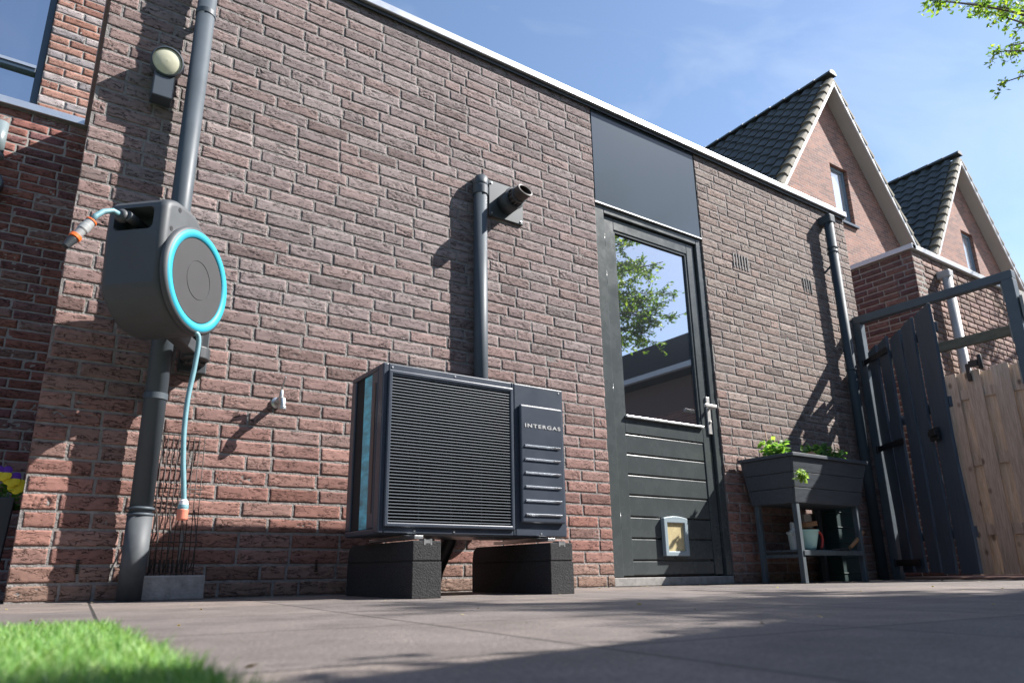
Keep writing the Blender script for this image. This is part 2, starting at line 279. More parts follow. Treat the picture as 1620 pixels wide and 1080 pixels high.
class MB:
    def __init__(s): s.v = []; s.f = []; s.sm = []; s.mi = []
    def add(s, vs, fs, smooth=False, mi=0):
        b = len(s.v); s.v += [tuple(x) for x in vs]
        for f in fs: s.f.append(tuple(i + b for i in f)); s.sm.append(smooth); s.mi.append(mi)
        return s
    def box(s, x0, x1, y0, y1, z0, z1, mi=0):
        vs = [(x, y, z) for z in (z0, z1) for y in (y0, y1) for x in (x0, x1)]
        return s.add(vs, [(0, 2, 3, 1), (4, 5, 7, 6), (0, 1, 5, 4), (2, 6, 7, 3), (0, 4, 6, 2), (1, 3, 7, 5)], mi=mi)
    def hexa(s, p, mi=0):   # 8 points: bottom 4 (ccw), top 4
        return s.add(p, [(3, 2, 1, 0), (4, 5, 6, 7), (0, 1, 5, 4), (1, 2, 6, 5), (2, 3, 7, 6), (3, 0, 4, 7)], mi=mi)
    def bar(s, a, b, w, h, up=(0, 0, 1), mi=0):
        a = Vector(a); b = Vector(b); d = (b - a).normalized(); up = Vector(up)
        if abs(d.dot(up)) > 0.95: up = Vector((0, 1, 0))
        r = d.cross(up).normalized(); u = r.cross(d)
        q = [(-w/2, -h/2), (w/2, -h/2), (w/2, h/2), (-w/2, h/2)]
        pts = [a + r*x + u*y for x, y in q] + [b + r*x + u*y for x, y in q]
        return s.hexa(pts, mi)
    def tube(s, pts, rad, n=20, caps=True, smooth=True, mi=0):
        pts = [Vector(p) for p in pts]
        if not hasattr(rad, '__len__'): rad = [rad]*len(pts)
        b = len(s.v); t0 = (pts[1]-pts[0]).normalized()
        ref = Vector((0, 0, 1)) if abs(t0.z) < 0.9 else Vector((1, 0, 0))
        u = t0.cross(ref).normalized()
        vs = []
        for i, p in enumerate(pts):
            if i == 0: t = pts[1]-p
            elif i == len(pts)-1: t = p-pts[i-1]
            else:
                t = (pts[i+1]-p).normalized() + (p-pts[i-1]).normalized()
            t.normalize() if t.length > 1e-9 else None
            u = (u - t*u.dot(t)).normalized(); v = t.cross(u)
            for k in range(n):
                a = 2*math.pi*k/n
                vs.append(p + u*math.cos(a)*rad[i] + v*math.sin(a)*rad[i])
        fs = []
        for i in range(len(pts)-1):
            for k in range(n):
                fs.append((i*n+k, i*n+(k+1) % n, (i+1)*n+(k+1) % n, (i+1)*n+k))
        s.add(vs, fs, smooth, mi)
        if caps:
            s.f.append(tuple(b+k for k in range(n))[::-1]); s.sm.append(False); s.mi.append(mi)
            e = b+(len(pts)-1)*n; s.f.append(tuple(e+k for k in range(n))); s.sm.append(False); s.mi.append(mi)
        return s
    def lathe(s, prof, c, axis, n=40, mi=0, smooth=False):   # prof [(r, h)], along axis
        a = Vector(axis).normalized(); ref = Vector((0, 0, 1)) if abs(a.z) < 0.9 else Vector((1, 0, 0))
        u = a.cross(ref).normalized(); v = a.cross(u); c = Vector(c)
        vs = []; N = len(prof)
        for r, h in prof:
            for k in range(n):
                t = 2*math.pi*k/n; vs.append(c + a*h + (u*math.cos(t)+v*math.sin(t))*max(r, 1e-5))
        fs = [(i*n+k, i*n+(k+1) % n, (i+1)*n+(k+1) % n, (i+1)*n+k) for i in range(N-1) for k in range(n)]
        return s.add(vs, fs, smooth, mi)
    def prism(s, poly, o, eu, ev, en, t, mi=0):   # polygon in (eu, ev), extruded along en by t
        o = Vector(o); eu = Vector(eu); ev = Vector(ev); en = Vector(en); n = len(poly)
        vs = [o+eu*a+ev*b for a, b in poly] + [o+eu*a+ev*b+en*t for a, b in poly]
        fs = [tuple(range(n))[::-1], tuple(range(n, 2*n))] + [(i, (i+1) % n, n+(i+1) % n, n+i) for i in range(n)]
        return s.add(vs, fs, mi=mi)
    def build(s, name, mats, parent=None, bevel=0.0, base=None, segs=2, smooth_angle=None, fixn=True):
        me = bpy.data.meshes.new(name)
        if parent: inv = wloc(parent).inverted()
        elif base: inv = Matrix.Translation(base).inverted()
        else: inv = Matrix.Identity(4)
        me.from_pydata([inv @ Vector(v) for v in s.v], [], s.f)
        if not isinstance(mats, (list, tuple)): mats = [mats]
        for mm in mats: me.materials.append(mm)
        me.polygons.foreach_set('use_smooth', s.sm); me.polygons.foreach_set('material_index', s.mi)
        if fixn:
            import bmesh
            bm = bmesh.new(); bm.from_mesh(me); bmesh.ops.recalc_face_normals(bm, faces=bm.faces); bm.to_mesh(me); bm.free()
        me.update()
        o = bpy.data.objects.new(name, me); sc.collection.objects.link(o)
        if parent: o.parent = parent
        elif base: o.location = base
        if bevel:
            bv = o.modifiers.new('bevel', 'BEVEL'); bv.width = bevel; bv.segments = segs; bv.limit_method = 'ANGLE'; bv.angle_limit = R(35)
        return o

# numpy value noise
_rg = np.random.RandomState(3); _T = _rg.rand(512, 512)
def vnoise(x, y):
    xi = np.floor(x).astype(int); yi = np.floor(y).astype(int); fx = x-xi; fy = y-yi
    fx = fx*fx*(3-2*fx); fy = fy*fy*(3-2*fy)
    a = _T[xi % 512, yi % 512]; b = _T[(xi+1) % 512, yi % 512]; c = _T[xi % 512, (yi+1) % 512]; d = _T[(xi+1) % 512, (yi+1) % 512]
    return (a*(1-fx)+b*fx)*(1-fy)+(c*(1-fx)+d*fx)*fy

def brick_wall(name, rects, mats, colorf, parent=None, origin=(0, 0, 0), ux=(1, 0, 0), un=(0, -1, 0), L=0.214, H=0.0626, gx=0.0105, gz=0.0105,
               nx=26, nz=7, relief=1.0, seed=1, depth=0.0036, back=0.1, headers=0.14, base=None):
    """rects: list of (x0,x1,z0,z1) in wall coordinates. Real bricks standing proud of a mortar bed."""
    rs = np.random.RandomState(seed); B = []
    for (x0, x1, z0, z1) in rects:
        k0 = int(math.floor(z0/H+1e-6)); k = k0
        while k*H < z1-0.004:
            zb = max(k*H+gz/2, z0); zt = min((k+1)*H-gz/2, z1)
            off = (k % 2)*L/2 + (rs.randint(4))*L/4*(rs.rand() < .5) + rs.uniform(-.012, .012)
            x = x0-off-L; first = True
            while x < x1:
                l = L/2 if rs.rand() < headers else L
                a = max(x+gx/2, x0); b = min(x+l-gx/2, x1)
                if b-a > 0.028 and zt-zb > 0.012: B.append((a, b, zb, zt, k))
                elif b-a > 0.0 and B and zt-zb > 0.012 and B[-1][4] == k and b >= x1-1e-6: B[-1] = (B[-1][0], b, zb, zt, k)
                x += l
            k += 1
    B = np.array(B); n = len(B)
    a, b, zb, zt = (B[:, i][:, None, None] for i in range(4))
    U, V = np.meshgrid(np.linspace(0, 1, nx+1), np.linspace(0, 1, nz+1), indexing='ij'); U = U[None]; V = V[None]
    sx = rs.rand(n)[:, None, None]*400; sy = rs.rand(n)[:, None, None]*400
    X = a+(b-a)*U; Z = zb+(zt-zb)*V
    eU = np.minimum(U, 1-U)*(b-a); eV = np.minimum(V, 1-V)*(zt-zb)
    # ragged outline
    jz = (vnoise(X*38+sx, V*0+sy)-.5)*0.0038*relief*np.where(V > .5, 1, -1)*(eV < .002)
    jx = (vnoise(Z*60+sx, U*3+sy)-.5)*0.005*relief*np.where(U > .5, 1, -1)*(eU < .002)
    onL = (X-a < 1e-5) & (np.abs(a-rects[0][0]) < 1e-5); jx = jx*(~onL)
    edge = np.minimum(eU, eV)
    h = -0.0026*relief*np.exp(-edge/0.0011)
    h = h+(vnoise(X*25+sx, Z*45+sy)-.5)*0.0020*relief
    h = h+(vnoise(X*90+sx, Z*190+sy)-.5)*0.0018*relief
    # creases of hand-moulded brick
    wx = X+0.012*vnoise(X*20+sy, Z*30+sx); slope = rs.uniform(.05, .42, n)[:, None, None]
    zz = Z+slope*(X-a)+0.010*vnoise(X*22+sy, Z*12)
    r = 1-np.abs(2*vnoise(wx*22+sx, zz*95+sy)-1)
    mask = np.clip((vnoise(X*14+sy+50, Z*22+sx)-.36)*4.5, 0, 1)*np.clip(edge/0.007, 0, 1)
    amt = rs.rand(n)[:, None, None]**0.8
    h = h-0.0085*relief*amt*mask*np.clip((r-.84)*11, 0, 1)
    h = h+0.0018*relief*amt*mask*np.clip((r-.40)*3, 0, 1)
    h = h+(rs.rand(n)[:, None, None]-.5)*0.0025*relief+(U-.5)*(rs.rand(n)[:, None, None]-.5)*0.0025*relief
    X = X+jx; Z = Z+jz
    # skirt ring
    idx = [(i, 0) for i in range(nx+1)]+[(nx, j) for j in range(1, nz+1)]+[(i, nz) for i in range(nx-1, -1, -1)]+[(0, j) for j in range(nz-1, 0, -1)]
    ii = np.array([p[0] for p in idx]); jj = np.array([p[1] for p in idx]); P = len(idx)
    front = np.stack([X, h+0*X, Z], -1).reshape(n, -1, 3)
    sk = np.stack([X[:, ii, jj], -depth-0.006+0*X[:, ii, jj], Z[:, ii, jj]], -1)
    per = front.shape[1]+P
    W = np.concatenate([front, sk], 1).reshape(-1, 3)
    gi = lambda i, j: i*(nz+1)+j
    q = np.array([(gi(i, j), gi(i+1, j), gi(i+1, j+1), gi(i, j+1)) for i in range(nx) for j in range(nz)])
    ring = np.array([gi(i, j) for i, j in idx]); s0 = (nx+1)*(nz+1)
    q2 = np.array([(ring[k], s0+k, s0+(k+1) % P, ring[(k+1) % P]) for k in range(P)])
    q = np.concatenate([q, q2]); F = (q[None]+np.arange(n)[:, None, None]*per).reshape(-1, 4)
    mi = np.zeros(len(F), int); cols = np.ones((len(W), 4)); 
    bc = colorf((B[:, 0]+B[:, 1])/2, (B[:, 2]+B[:, 3])/2, B[:, 4].astype(int), rs, n)
    cols[:, :3] = np.repeat(bc, per, 0)
    # mortar bed + solid body
    for (x0, x1, z0, z1) in rects:
        nb = len(W); y0 = -depth; y1 = -back
        vs = [(x, y, z) for z in (z0, z1) for y in (y0, y1) for x in (x0+.002, x1-.002)]
        W = np.concatenate([W, np.array(vs)]); cols = np.concatenate([cols, np.ones((8, 4))*.3])
        f = np.array([(0, 1, 3, 2), (4, 6, 7, 5), (0, 4, 5, 1), (2, 3, 7, 6), (0, 2, 6, 4), (1, 5, 7, 3)])+nb
        F = np.concatenate([F, f]); mi = np.concatenate([mi, np.ones(6, int)])
    o3 = np.array(origin); ux = np.array(ux, float); un = np.array(un, float)
    W = o3+W[:, :1]*ux+W[:, 1:2]*un+W[:, 2:]*np.array([0, 0, 1.])
    off = np.array(wloc(parent).translation) if parent else np.array(base if base else (0, 0, 0)); W = W-off
    me = bpy.data.meshes.new(name)
    me.vertices.add(len(W)); me.vertices.foreach_set('co', W.ravel())
    me.loops.add(F.size); me.loops.foreach_set('vertex_index', F.ravel().astype(np.int32))
    me.polygons.add(len(F)); me.polygons.foreach_set('loop_start', np.arange(0, F.size, 4, dtype=np.int32))
    me.polygons.foreach_set('loop_total', np.full(len(F), 4, np.int32))
    for mm in mats: me.materials.append(mm)
    me.polygons.foreach_set('material_index', mi.astype(np.int32))
    sm = np.zeros(len(F), bool); ng = nx*nz; tot = len(q)
    sm[:n*tot] = np.tile(np.arange(tot) < ng, n); me.polygons.foreach_set('use_smooth', sm)
    at = me.color_attributes.new('bc', 'FLOAT_COLOR', 'POINT'); at.data.foreach_set('color', cols.ravel())
    me.update(calc_edges=True); me.validate()
    # make normals face outwards
    c = np.cross(W[F[0, 1]]-W[F[0, 0]], W[F[0, 2]]-W[F[0, 1]])
    if c @ un < 0: me.flip_normals()
    ob = bpy.data.objects.new(name, me); sc.collection.objects.link(ob)
    if parent: ob.parent = parent
    elif base: ob.location = base
    return ob

def palette(cols, wts, jit=0.14):
    cols = np.array(cols); wts = np.array(wts)/sum(wts)
    def f(x, z, k, rs, n):
        c = cols[rs.choice(len(cols), n, p=wts)]
        return c*(1+rs.uniform(-jit, jit, (n, 1)))*(1+rs.uniform(-.04, .04, (n, 3)))
    return f
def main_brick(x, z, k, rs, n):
    """red-brown low down, greyer higher up: grazing sheen painted into the colour"""
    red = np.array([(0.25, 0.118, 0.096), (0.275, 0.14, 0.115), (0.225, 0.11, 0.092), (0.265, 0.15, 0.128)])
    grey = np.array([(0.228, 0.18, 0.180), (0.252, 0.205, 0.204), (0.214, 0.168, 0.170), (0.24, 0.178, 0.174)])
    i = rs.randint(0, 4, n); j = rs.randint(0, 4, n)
    bl = np.clip((z-0.35)/1.0, 0, 1)*.88 + .14*(rs.rand(n)) + .12*(vnoise(x*1.6+5, z*1.6)-.5)  # grey grows with height, standing in for sheen and haze
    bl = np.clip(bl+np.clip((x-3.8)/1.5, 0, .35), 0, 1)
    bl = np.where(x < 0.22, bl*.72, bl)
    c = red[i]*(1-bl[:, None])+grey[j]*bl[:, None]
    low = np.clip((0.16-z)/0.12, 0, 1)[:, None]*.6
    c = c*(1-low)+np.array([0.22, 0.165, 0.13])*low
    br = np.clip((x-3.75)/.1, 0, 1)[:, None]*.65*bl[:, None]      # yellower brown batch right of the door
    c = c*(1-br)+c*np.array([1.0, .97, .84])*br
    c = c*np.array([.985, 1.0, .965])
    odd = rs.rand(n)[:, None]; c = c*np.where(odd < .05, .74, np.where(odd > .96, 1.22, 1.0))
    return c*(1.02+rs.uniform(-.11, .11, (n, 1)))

def leaves(name, centers, size, colors, mt, parent=None, base=None, flat=0.5, seed=0, label=None, norm_up=0.2, asp=0.5):
    rs = np.random.RandomState(seed); C = np.array(centers); n = len(C)
    s = size*rs.uniform(.65, 1.25, n)[:, None]
    d = rs.normal(size=(n, 3)); d[:, 2] = d[:, 2]*flat-0.15; d /= np.linalg.norm(d, axis=1)[:, None]
    t = rs.normal(size=(n, 3)); t[:, 2] += norm_up; sd = np.cross(d, t); sd /= np.linalg.norm(sd, axis=1)[:, None]
    nn = np.cross(sd, d)
    p0 = C; p1 = C+d*s*.5+sd*s*asp*.5-nn*s*.05; p2 = C+d*s+nn*s*(-.12); p3 = C+d*s*.5-sd*s*asp*.5-nn*s*.05; pm = C+d*s*.52+nn*s*.06
    W = np.stack([p0, p1, p2, p3, pm], 1).reshape(-1, 3)
    F = (np.array([(0, 1, 4), (1, 2, 4), (2, 3, 4), (3, 0, 4)])[None]+np.arange(n)[:, None, None]*5).reshape(-1, 3)
    off = np.array(wloc(parent).translation) if parent else np.array(base if base else (0, 0, 0)); W = W-off
    me = bpy.data.meshes.new(name); me.vertices.add(len(W)); me.vertices.foreach_set('co', W.ravel())
    me.loops.add(F.size); me.loops.foreach_set('vertex_index', F.ravel().astype(np.int32)); me.polygons.add(len(F))
    me.polygons.foreach_set('loop_start', np.arange(0, F.size, 3, dtype=np.int32)); me.polygons.foreach_set('loop_total', np.full(len(F), 3, np.int32))
    me.materials.append(mt); cl = np.ones((len(W), 4)); cc = np.array(colors)[rs.randint(0, len(colors), n)]*rs.uniform(.75, 1.25, (n, 1))
    cl[:, :3] = np.repeat(cc, 5, 0); at = me.color_attributes.new('bc', 'FLOAT_COLOR', 'POINT'); at.data.foreach_set('color', cl.ravel())
    me.update(calc_edges=True)
    ob = bpy.data.objects.new(name, me); sc.collection.objects.link(ob)
    if parent: ob.parent = parent
    elif base: ob.location = base
    return ob

def translucent(mm, amt=0.4):
    t = mm.node_tree; p = t.nodes['Principled BSDF']; tr = t.nodes.new('ShaderNodeBsdfTranslucent')
    a = [n for n in t.nodes if n.type == 'ATTRIBUTE'][0]
    g = t.nodes.new('ShaderNodeVectorMath'); g.operation = 'MULTIPLY'; g.inputs[1].default_value = (1.5, 1.6, 0.7)
    t.links.new(a.outputs['Color'], g.inputs[0]); t.links.new(g.outputs[0], tr.inputs['Color'])
    mx = t.nodes.new('ShaderNodeMixShader'); mx.inputs[0].default_value = amt
    t.links.new(p.outputs[0], mx.inputs[1]); t.links.new(tr.outputs[0], mx.inputs[2]); t.links.new(mx.outputs[0], t.nodes['Material Output'].inputs['Surface'])
translucent(M['leaf'], 0.45); translucent(M['grass'], 0.35)

# ------------------------------------------------------------------ ground
g = MB(); g.add([(-600, -600, -0.004), (600, -600, -0.004), (600, 600, -0.004), (-600, 600, -0.004)], [(0, 1, 2, 3)])
tag(g.build('ground', mat('far_ground', (0.12, 0.11, 0.1), 0.95, noise=0.2, nscale=1)), kind='structure')
g = MB(); g.add([(-6, -9, 0), (7.1, -9, 0), (7.1, 4, 0), (-6, 4, 0)], [(0, 1, 2, 3)])
tag(g.build('patio', M['patio']), kind='structure')
# artificial lawn
g = MB(); g.box(-4, 0.128, -9, -1.86, 0.001, 0.006)
tag(g.build('lawn_base', M['turf']), kind='structure')
rs = np.random.RandomState(5)
n1, n2 = 42000, 26000
gx_ = np.concatenate([rs.uniform(-0.12, 0.13, n1), rs.uniform(-1.6, -0.12, n2)])
gy_ = np.concatenate([rs.uniform(-3.35, -1.855, n1), rs.uniform(-3.3, -1.855, n2)])
keep = ~((np.abs(gx_) < .07) & (gy_ < -2.86) & (gy_ > -3.2)); gx_ = gx_[keep]; gy_ = gy_[keep]; n = len(gx_)
hh = rs.uniform(.014, .031, n); an = rs.uniform(0, 2*math.pi, n); ln = rs.uniform(.1, .9, n)*hh; wd = rs.uniform(.0007, .0012, n)
la = rs.uniform(0, 2*math.pi, n)
b0 = np.stack([gx_-np.cos(an)*wd, gy_-np.sin(an)*wd, np.full(n, .004)], 1); b1 = np.stack([gx_+np.cos(an)*wd, gy_+np.sin(an)*wd, np.full(n, .004)], 1)
mdx = np.cos(la)*ln*.35; mdy = np.sin(la)*ln*.35
m0 = b0+np.stack([mdx, mdy, hh*.55], 1); m1 = b1+np.stack([mdx, mdy, hh*.55], 1)
tp = np.stack([gx_+np.cos(la)*ln, gy_+np.sin(la)*ln, .004+hh], 1)
W = np.stack([b0, b1, m1, m0, tp], 1).reshape(-1, 3)
me = bpy.data.meshes.new('lawn_grass'); fs = []
base_i = np.arange(n)*5
F = np.stack([base_i, base_i+1, base_i+2, base_i, base_i+2, base_i+3, base_i+3, base_i+2, base_i+4], 1).reshape(-1, 3)
me.vertices.add(len(W)); me.vertices.foreach_set('co', W.ravel()); me.loops.add(F.size); me.loops.foreach_set('vertex_index', F.ravel().astype(np.int32))
me.polygons.add(len(F)); me.polygons.foreach_set('loop_start', np.arange(0, F.size, 3, dtype=np.int32)); me.polygons.foreach_set('loop_total', np.full(len(F), 3, np.int32))
me.materials.append(M['grass']); pal = np.array([(.17, .34, .09), (.25, .42, .13), (.12, .26, .07), (.33, .45, .19)])
cl = np.ones((len(W), 4)); cl[:, :3] = np.repeat(pal[rs.randint(0, 4, n)]*rs.uniform(.8, 1.2, (n, 1)), 5, 0)
at = me.color_attributes.new('bc', 'FLOAT_COLOR', 'POINT'); at.data.foreach_set('color', cl.ravel()); me.update(calc_edges=True)
ob = bpy.data.objects.new('lawn_grass', me); sc.collection.objects.link(ob)
tag(ob, 'bright green artificial grass blades at the edge of the patio', 'grass', kind='stuff')

# ------------------------------------------------------------------ the brick extension
ext = thing('brick_extension', (2.9, 0, 0), 'long flat roofed extension of rugged brown brick with a metal roof edge and garden door', 'building')
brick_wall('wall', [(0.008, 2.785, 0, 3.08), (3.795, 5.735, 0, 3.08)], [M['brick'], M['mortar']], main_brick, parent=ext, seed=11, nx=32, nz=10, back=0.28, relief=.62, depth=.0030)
# right and left end walls, roof
b = MB(); b.box(5.45, 5.728, 0.282, 8, 0, 3.075); b.build('side_wall', M['gable'], ext)
b = MB(); b.box(0.012, 0.29, 0.282, 2.1, 0, 3.075); b.build('side_wall', M['gable'], ext)
b = MB(); b.box(0.02, 5.73, 0.02, 8, 3.078, 3.10); b.build('roof', M['roof'], ext)
b = MB(); b.box(-0.012, 5.752, -0.035, 0.03, 3.074, 3.121); b.box(5.70, 5.752, 0.031, 8, 3.074, 3.121); b.box(-0.012, 0.03, 0.031, 2.06, 3.074, 3.121)
b.build('roof_trim', M['trim'], ext, bevel=0.004)
b = MB(); b.box(-0.006, 5.746, -0.016, -0.011, 3.052, 3.0735); b.build('trim_shade_strip', M['darkgrey'], ext)  # dark strip painting the shadow band under the roof edge
# door
XL, XR = 2.787, 3.793
door = MB(); 
door.box(XL, 2.868, 0.012, 0.09, 0.05, 2.356); door.box(3.79-.052, XR, 0.012, 0.09, 0.05, 2.356); door.box(2.8681, 3.7379, 0.012, 0.09, 2.305, 2.356)
dpart = door.build('door', M['anthracite'], ext, bevel=0.004); dpart['label'] = 'dark green grey door frame'
b = MB()   # leaf: stiles and rails
b.box(2.872, 2.962, 0.030, 0.075, 0.058, 2.298); b.box(3.652, 3.726, 0.030, 0.075, 0.058, 2.298)
b.box(2.9622, 3.6518, 0.030, 0.075, 2.218, 2.298); b.box(2.9622, 3.6518, 0.0305, 0.075, 0.878, 0.97)
lf = b.build('door_leaf', M['anthracite'], dpart, bevel=0.003)
b = MB(); zz = [0.058, 0.142, 0.265, 0.387, 0.512, 0.632, 0.754, 0.876]
for i in range(7):
    b.box(2.9625, 3.6515, 0.036, 0.07, zz[i]+.004, zz[i+1]-.005)
b.box(2.9625, 3.6515, 0.050, 0.068, 0.058, 0.877)
b.build('door_boards', M['anthracite'], dpart, bevel=0.0035)
b = MB(); b.box(2.9625, 3.6515, 0.05, 0.056, 0.972, 2.2175); b.build('door_glass', M['glass'], dpart)
b = MB(); t_ = 0.016
b.box(2.9625, 2.9625+t_, 0.036, 0.0495, 0.985, 2.2175); b.box(3.6515-t_, 3.6515, 0.036, 0.0495, 0.985, 2.2175); b.box(2.979, 3.635, 0.036, 0.0495, 2.2015, 2.2175)
b.build('glazing_bead', M['anthracite'], dpart, bevel=0.002)
b = MB(); b.box(2.9627, 3.6513, 0.012, 0.0495, 0.9705, 0.984); b.build('drip_rail', M['steel'], dpart, bevel=0.002)
b = MB(); b.box(XL+.001, XR-.001, 0.006, 0.1, 0.001, 0.048); b.build('door_sill', M['stone'], dpart, bevel=0.004)
b = MB()
for zc in (2.12, 1.86, 1.12, 0.36):
    b = MB(); b.tube([(2.87, 0.022, zc-.045), (2.87, 0.022, zc+.045)], .006, 10); b.build('hinge', M['anthracite'], dpart)
b = MB(); b.box(3.700, 3.738, 0.018, 0.0295, 0.938, 1.19); b.tube([(3.718, 0.019, 1.112), (3.718, -0.035, 1.112)], .010, 14)
b.bar((3.727, -0.036, 1.112), (3.615, -0.036, 1.112), .018, .020); b.tube([(3.719, 0.0179, 1.02), (3.719, 0.010, 1.02)], .009, 14)
b.build('door_handle', M['inox'], dpart, bevel=0.003)
# cat flap
b = MB(); x0, x1, z0, z1 = 3.208, 3.412, 0.165, 0.386
def frame_ring(mb, x0, x1, z0, z1, w, y0, y1, arch=0.0, n=8):
    out = [(x0, z0), (x1, z0)]+[(x1+(x0-x1)*i/n, z1+arch*math.sin(math.pi*i/n)) for i in range(n+1)]
    cx, cz = (x0+x1)/2, (z0+z1)/2; sx = (x1-x0-2*w)/(x1-x0); sz_ = (z1-z0-2*w)/(z1-z0)
    inn = [(cx+(x-cx)*sx, cz+(min(z, z1)-cz)*sz_) for x, z in out]; k = len(out)
    vs = [(x, y0, z) for x, z in out]+[(x, y0, z) for x, z in inn]+[(x, y1, z) for x, z in out]+[(x, y1, z) for x, z in inn]
    fs = []
    for i in range(k):
        j = (i+1) % k
        fs += [(i, j, k+j, k+i), (2*k+i, 3*k+i, 3*k+j, 2*k+j), (i, 2*k+i, 2*k+j, j), (k+i, k+j, 3*k+j, 3*k+i)]
    mb.add(vs, fs)
frame_ring(b, x0, x1, z0, z1, 0.028, 0.008, 0.036, 0.012)
cf = b.build('cat_flap', M['flapframe'], dpart, bevel=0.004)
b = MB(); b.box(x0+.027, x1-.027, 0.022, 0.027, z0+.027, z1-.027); b.build('flap_pane', M['flapfilm'], dpart)
# dark panel above the door
b = MB(); b.box(XL+.008, XR-.008, 0.004, 0.03, 2.366, 3.058); b.build('cladding_panel', M['panel'], ext, bevel=0.002)
b = MB(); b.box(XL, XR, 0.031, 0.12, 2.357, 3.07); b.build('backing_board', M['groove'], ext)
b = MB(); b.box(XL, XR, -0.004, 0.05, 2.3565, 2.3645); b.build('flashing', M['trim'], ext)
# weep vents in the wall
def slots(nm, x, z, w, h, nslot, y=-0.004, mt=None, vertical=True):
    b = MB()
    if vertical:
        for i in range(nslot):
            xx = x+w*(i+.5)/nslot; b.box(xx-w/nslot*.2, xx+w/nslot*.2, y, 0.004, z, z+h)
    else:
        for i in range(nslot):
            zc = z+h*(i+.5)/nslot; b.box(x, x+w, y, 0.004, zc-h/nslot*.25, zc+h/nslot*.25)
    return b.build(nm, mt or M['black'], ext)
slots('weep_vent', 0.205, 0.095, 0.011, 0.052, 8, vertical=False)
slots('weep_vent', 1.085, 0.095, 0.011, 0.052, 8, vertical=False)
slots('weep_vent', 4.115, 2.222, 0.19, 0.115, 6)
slots('weep_vent', 4.975, 2.215, 0.13, 0.115, 4)
slots('weep_vent', 0.44, 0.10, 0.14, 0.045, 9)
# scratch marks left of the door
# ------------------------------------------------------------------ house on the left
hs = thing('terraced_house', (-2.0, 2.15, 0), 'set back house at the left edge with orange brick around a blue window', 'building')
brick_wall('wall', [(-1.6, 0.03, 0, 3.07)], [M['brick'], M['mortar_dark']], palette([(0.23, 0.10, 0.08), (0.27, 0.12, 0.09), (0.18, 0.09, 0.085), (0.25, 0.15, 0.13)], [3, 3, 2, 2]),
           parent=hs, origin=(0, 2.1, 0), seed=5, nx=14, nz=5, back=.2)
b = MB(); b.box(-8, -1.602, 2.1, 2.3, 0, 3.07); b.box(-8, 1.4, 2.302, 8, 0, 5.5); b.build('rear_wall', M['gable'], hs)
def upcol(x, z, k, rs, n):
    o = np.array([(0.29, 0.145, 0.105), (0.32, 0.175, 0.135), (0.25, 0.125, 0.095)])[rs.randint(0, 3, n)]
    g = np.array([(0.27, 0.24, 0.24), (0.33, 0.28, 0.27)])[rs.randint(0, 2, n)]
    w_ = ((k % 3) == 0)[:, None]; return np.where(w_, g, o)*(1+rs.uniform(-.12, .12, (n, 1)))
for rc_ in ((-0.302, 0.35, 3.125, 5.4), (-2.2, -1.55, 3.125, 5.4)):
    brick_wall('upper_wall', [rc_], [M['brick'], M['mortar_dark']], upcol, parent=hs, origin=(0, 2.14, 0), seed=6, nx=14, nz=5, back=.2, relief=.8, gx=.009, gz=.009, depth=.004)
b = MB(); b.box(-8, 0.01, 2.065, 2.14, 3.072, 3.124); b.build('roof_trim', M['trim'], hs, bevel=0.003)
b = MB(); b.box(-1.55, -1.49, 2.17, 2.24, 3.125, 5.0); b.box(-0.345, -0.304, 2.17, 2.24, 3.125, 5.0); b.box(-1.489, -0.346, 2.17, 2.24, 3.125, 3.15)
b.box(-1.489, -0.346, 2.165, 2.24, 3.42, 3.46); b.box(-1.489, -0.346, 2.17, 2.24, 4.94, 5.0)
wf = b.build('window', M['winframe_dark'], hs, bevel=0.003)
b = MB(); b.box(-1.489, -0.346, 2.158, 2.164, 3.452, 3.474); b.build('window_rail', M['trim'], hs)
b = MB(); b.box(-1.488, -0.347, 2.2, 2.205, 3.151, 4.939); b.build('pane', M['glass_left'], wf)
b = MB(); b.box(-1.55, -0.303, 2.12, 2.3, 5.001, 5.4); b.build('lintel', M['gable'], hs)
# lamp on recessed wall
def wall_lamp(nm, c, face, label, body, lens, r=0.066, tilt=0.0, boxh=0.1):
    x, y, z = c; t = thing(nm, (x, face, z-boxh-.05), label, 'lamp')
    ax = Vector((-0.06, -math.cos(tilt), -math.sin(tilt)))
    b = MB(); b.box(x-.042, x+.042, y+.01, face-.003, z-.17, z-.045); b.build('housing', body, t, bevel=0.005)
    b = MB(); b.lathe([(0.001, -.055), (r-.004, -.055), (r, -.05), (r, 0.010), (r-.006, 0.012), (r-.007, 0.006)], (x, y, z), ax, 48, smooth=False); b.build('lamp_head', body, t)
    b = MB(); b.lathe([(r-.007, .004), (r*.7, .010), (r*.3, .014), (0.001, .015)], (x, y, z), ax, 48, smooth=True); b.build('lens', lens, t)
    return t
lampbody = mat('anthracite_lamp', (0.05, 0.062, 0.075), 0.4)
wall_lamp('wall_lamp', (0.253, -0.088, 2.232), 0, 'round cream lens wall lamp beside the top of the left downpipe', lampbody, M['lens'], tilt=R(12))
wall_lamp('wall_lamp', (-0.455, 2.01, 2.47), 2.1, 'grey round wall lamp on the set back wall at the left edge', lampbody, M['lens2'], r=0.075)
b = MB(); b.tube([(-0.455, 2.03, 2.90), (-0.455, 2.03, 2.66)], 0.042, 24)
b.lathe([(0.001, 0), (.05, 0), (.05, .02), (.001, .02)], (-0.455, 2.03, 2.655), (0, 0, 1), 24)
tag(b.build('wall_vent_pipe', M['lens2'], base=(-0.44, 2.1, 2.65)), 'short pale grey pipe fitting above the lamp at the left edge', 'pipe')
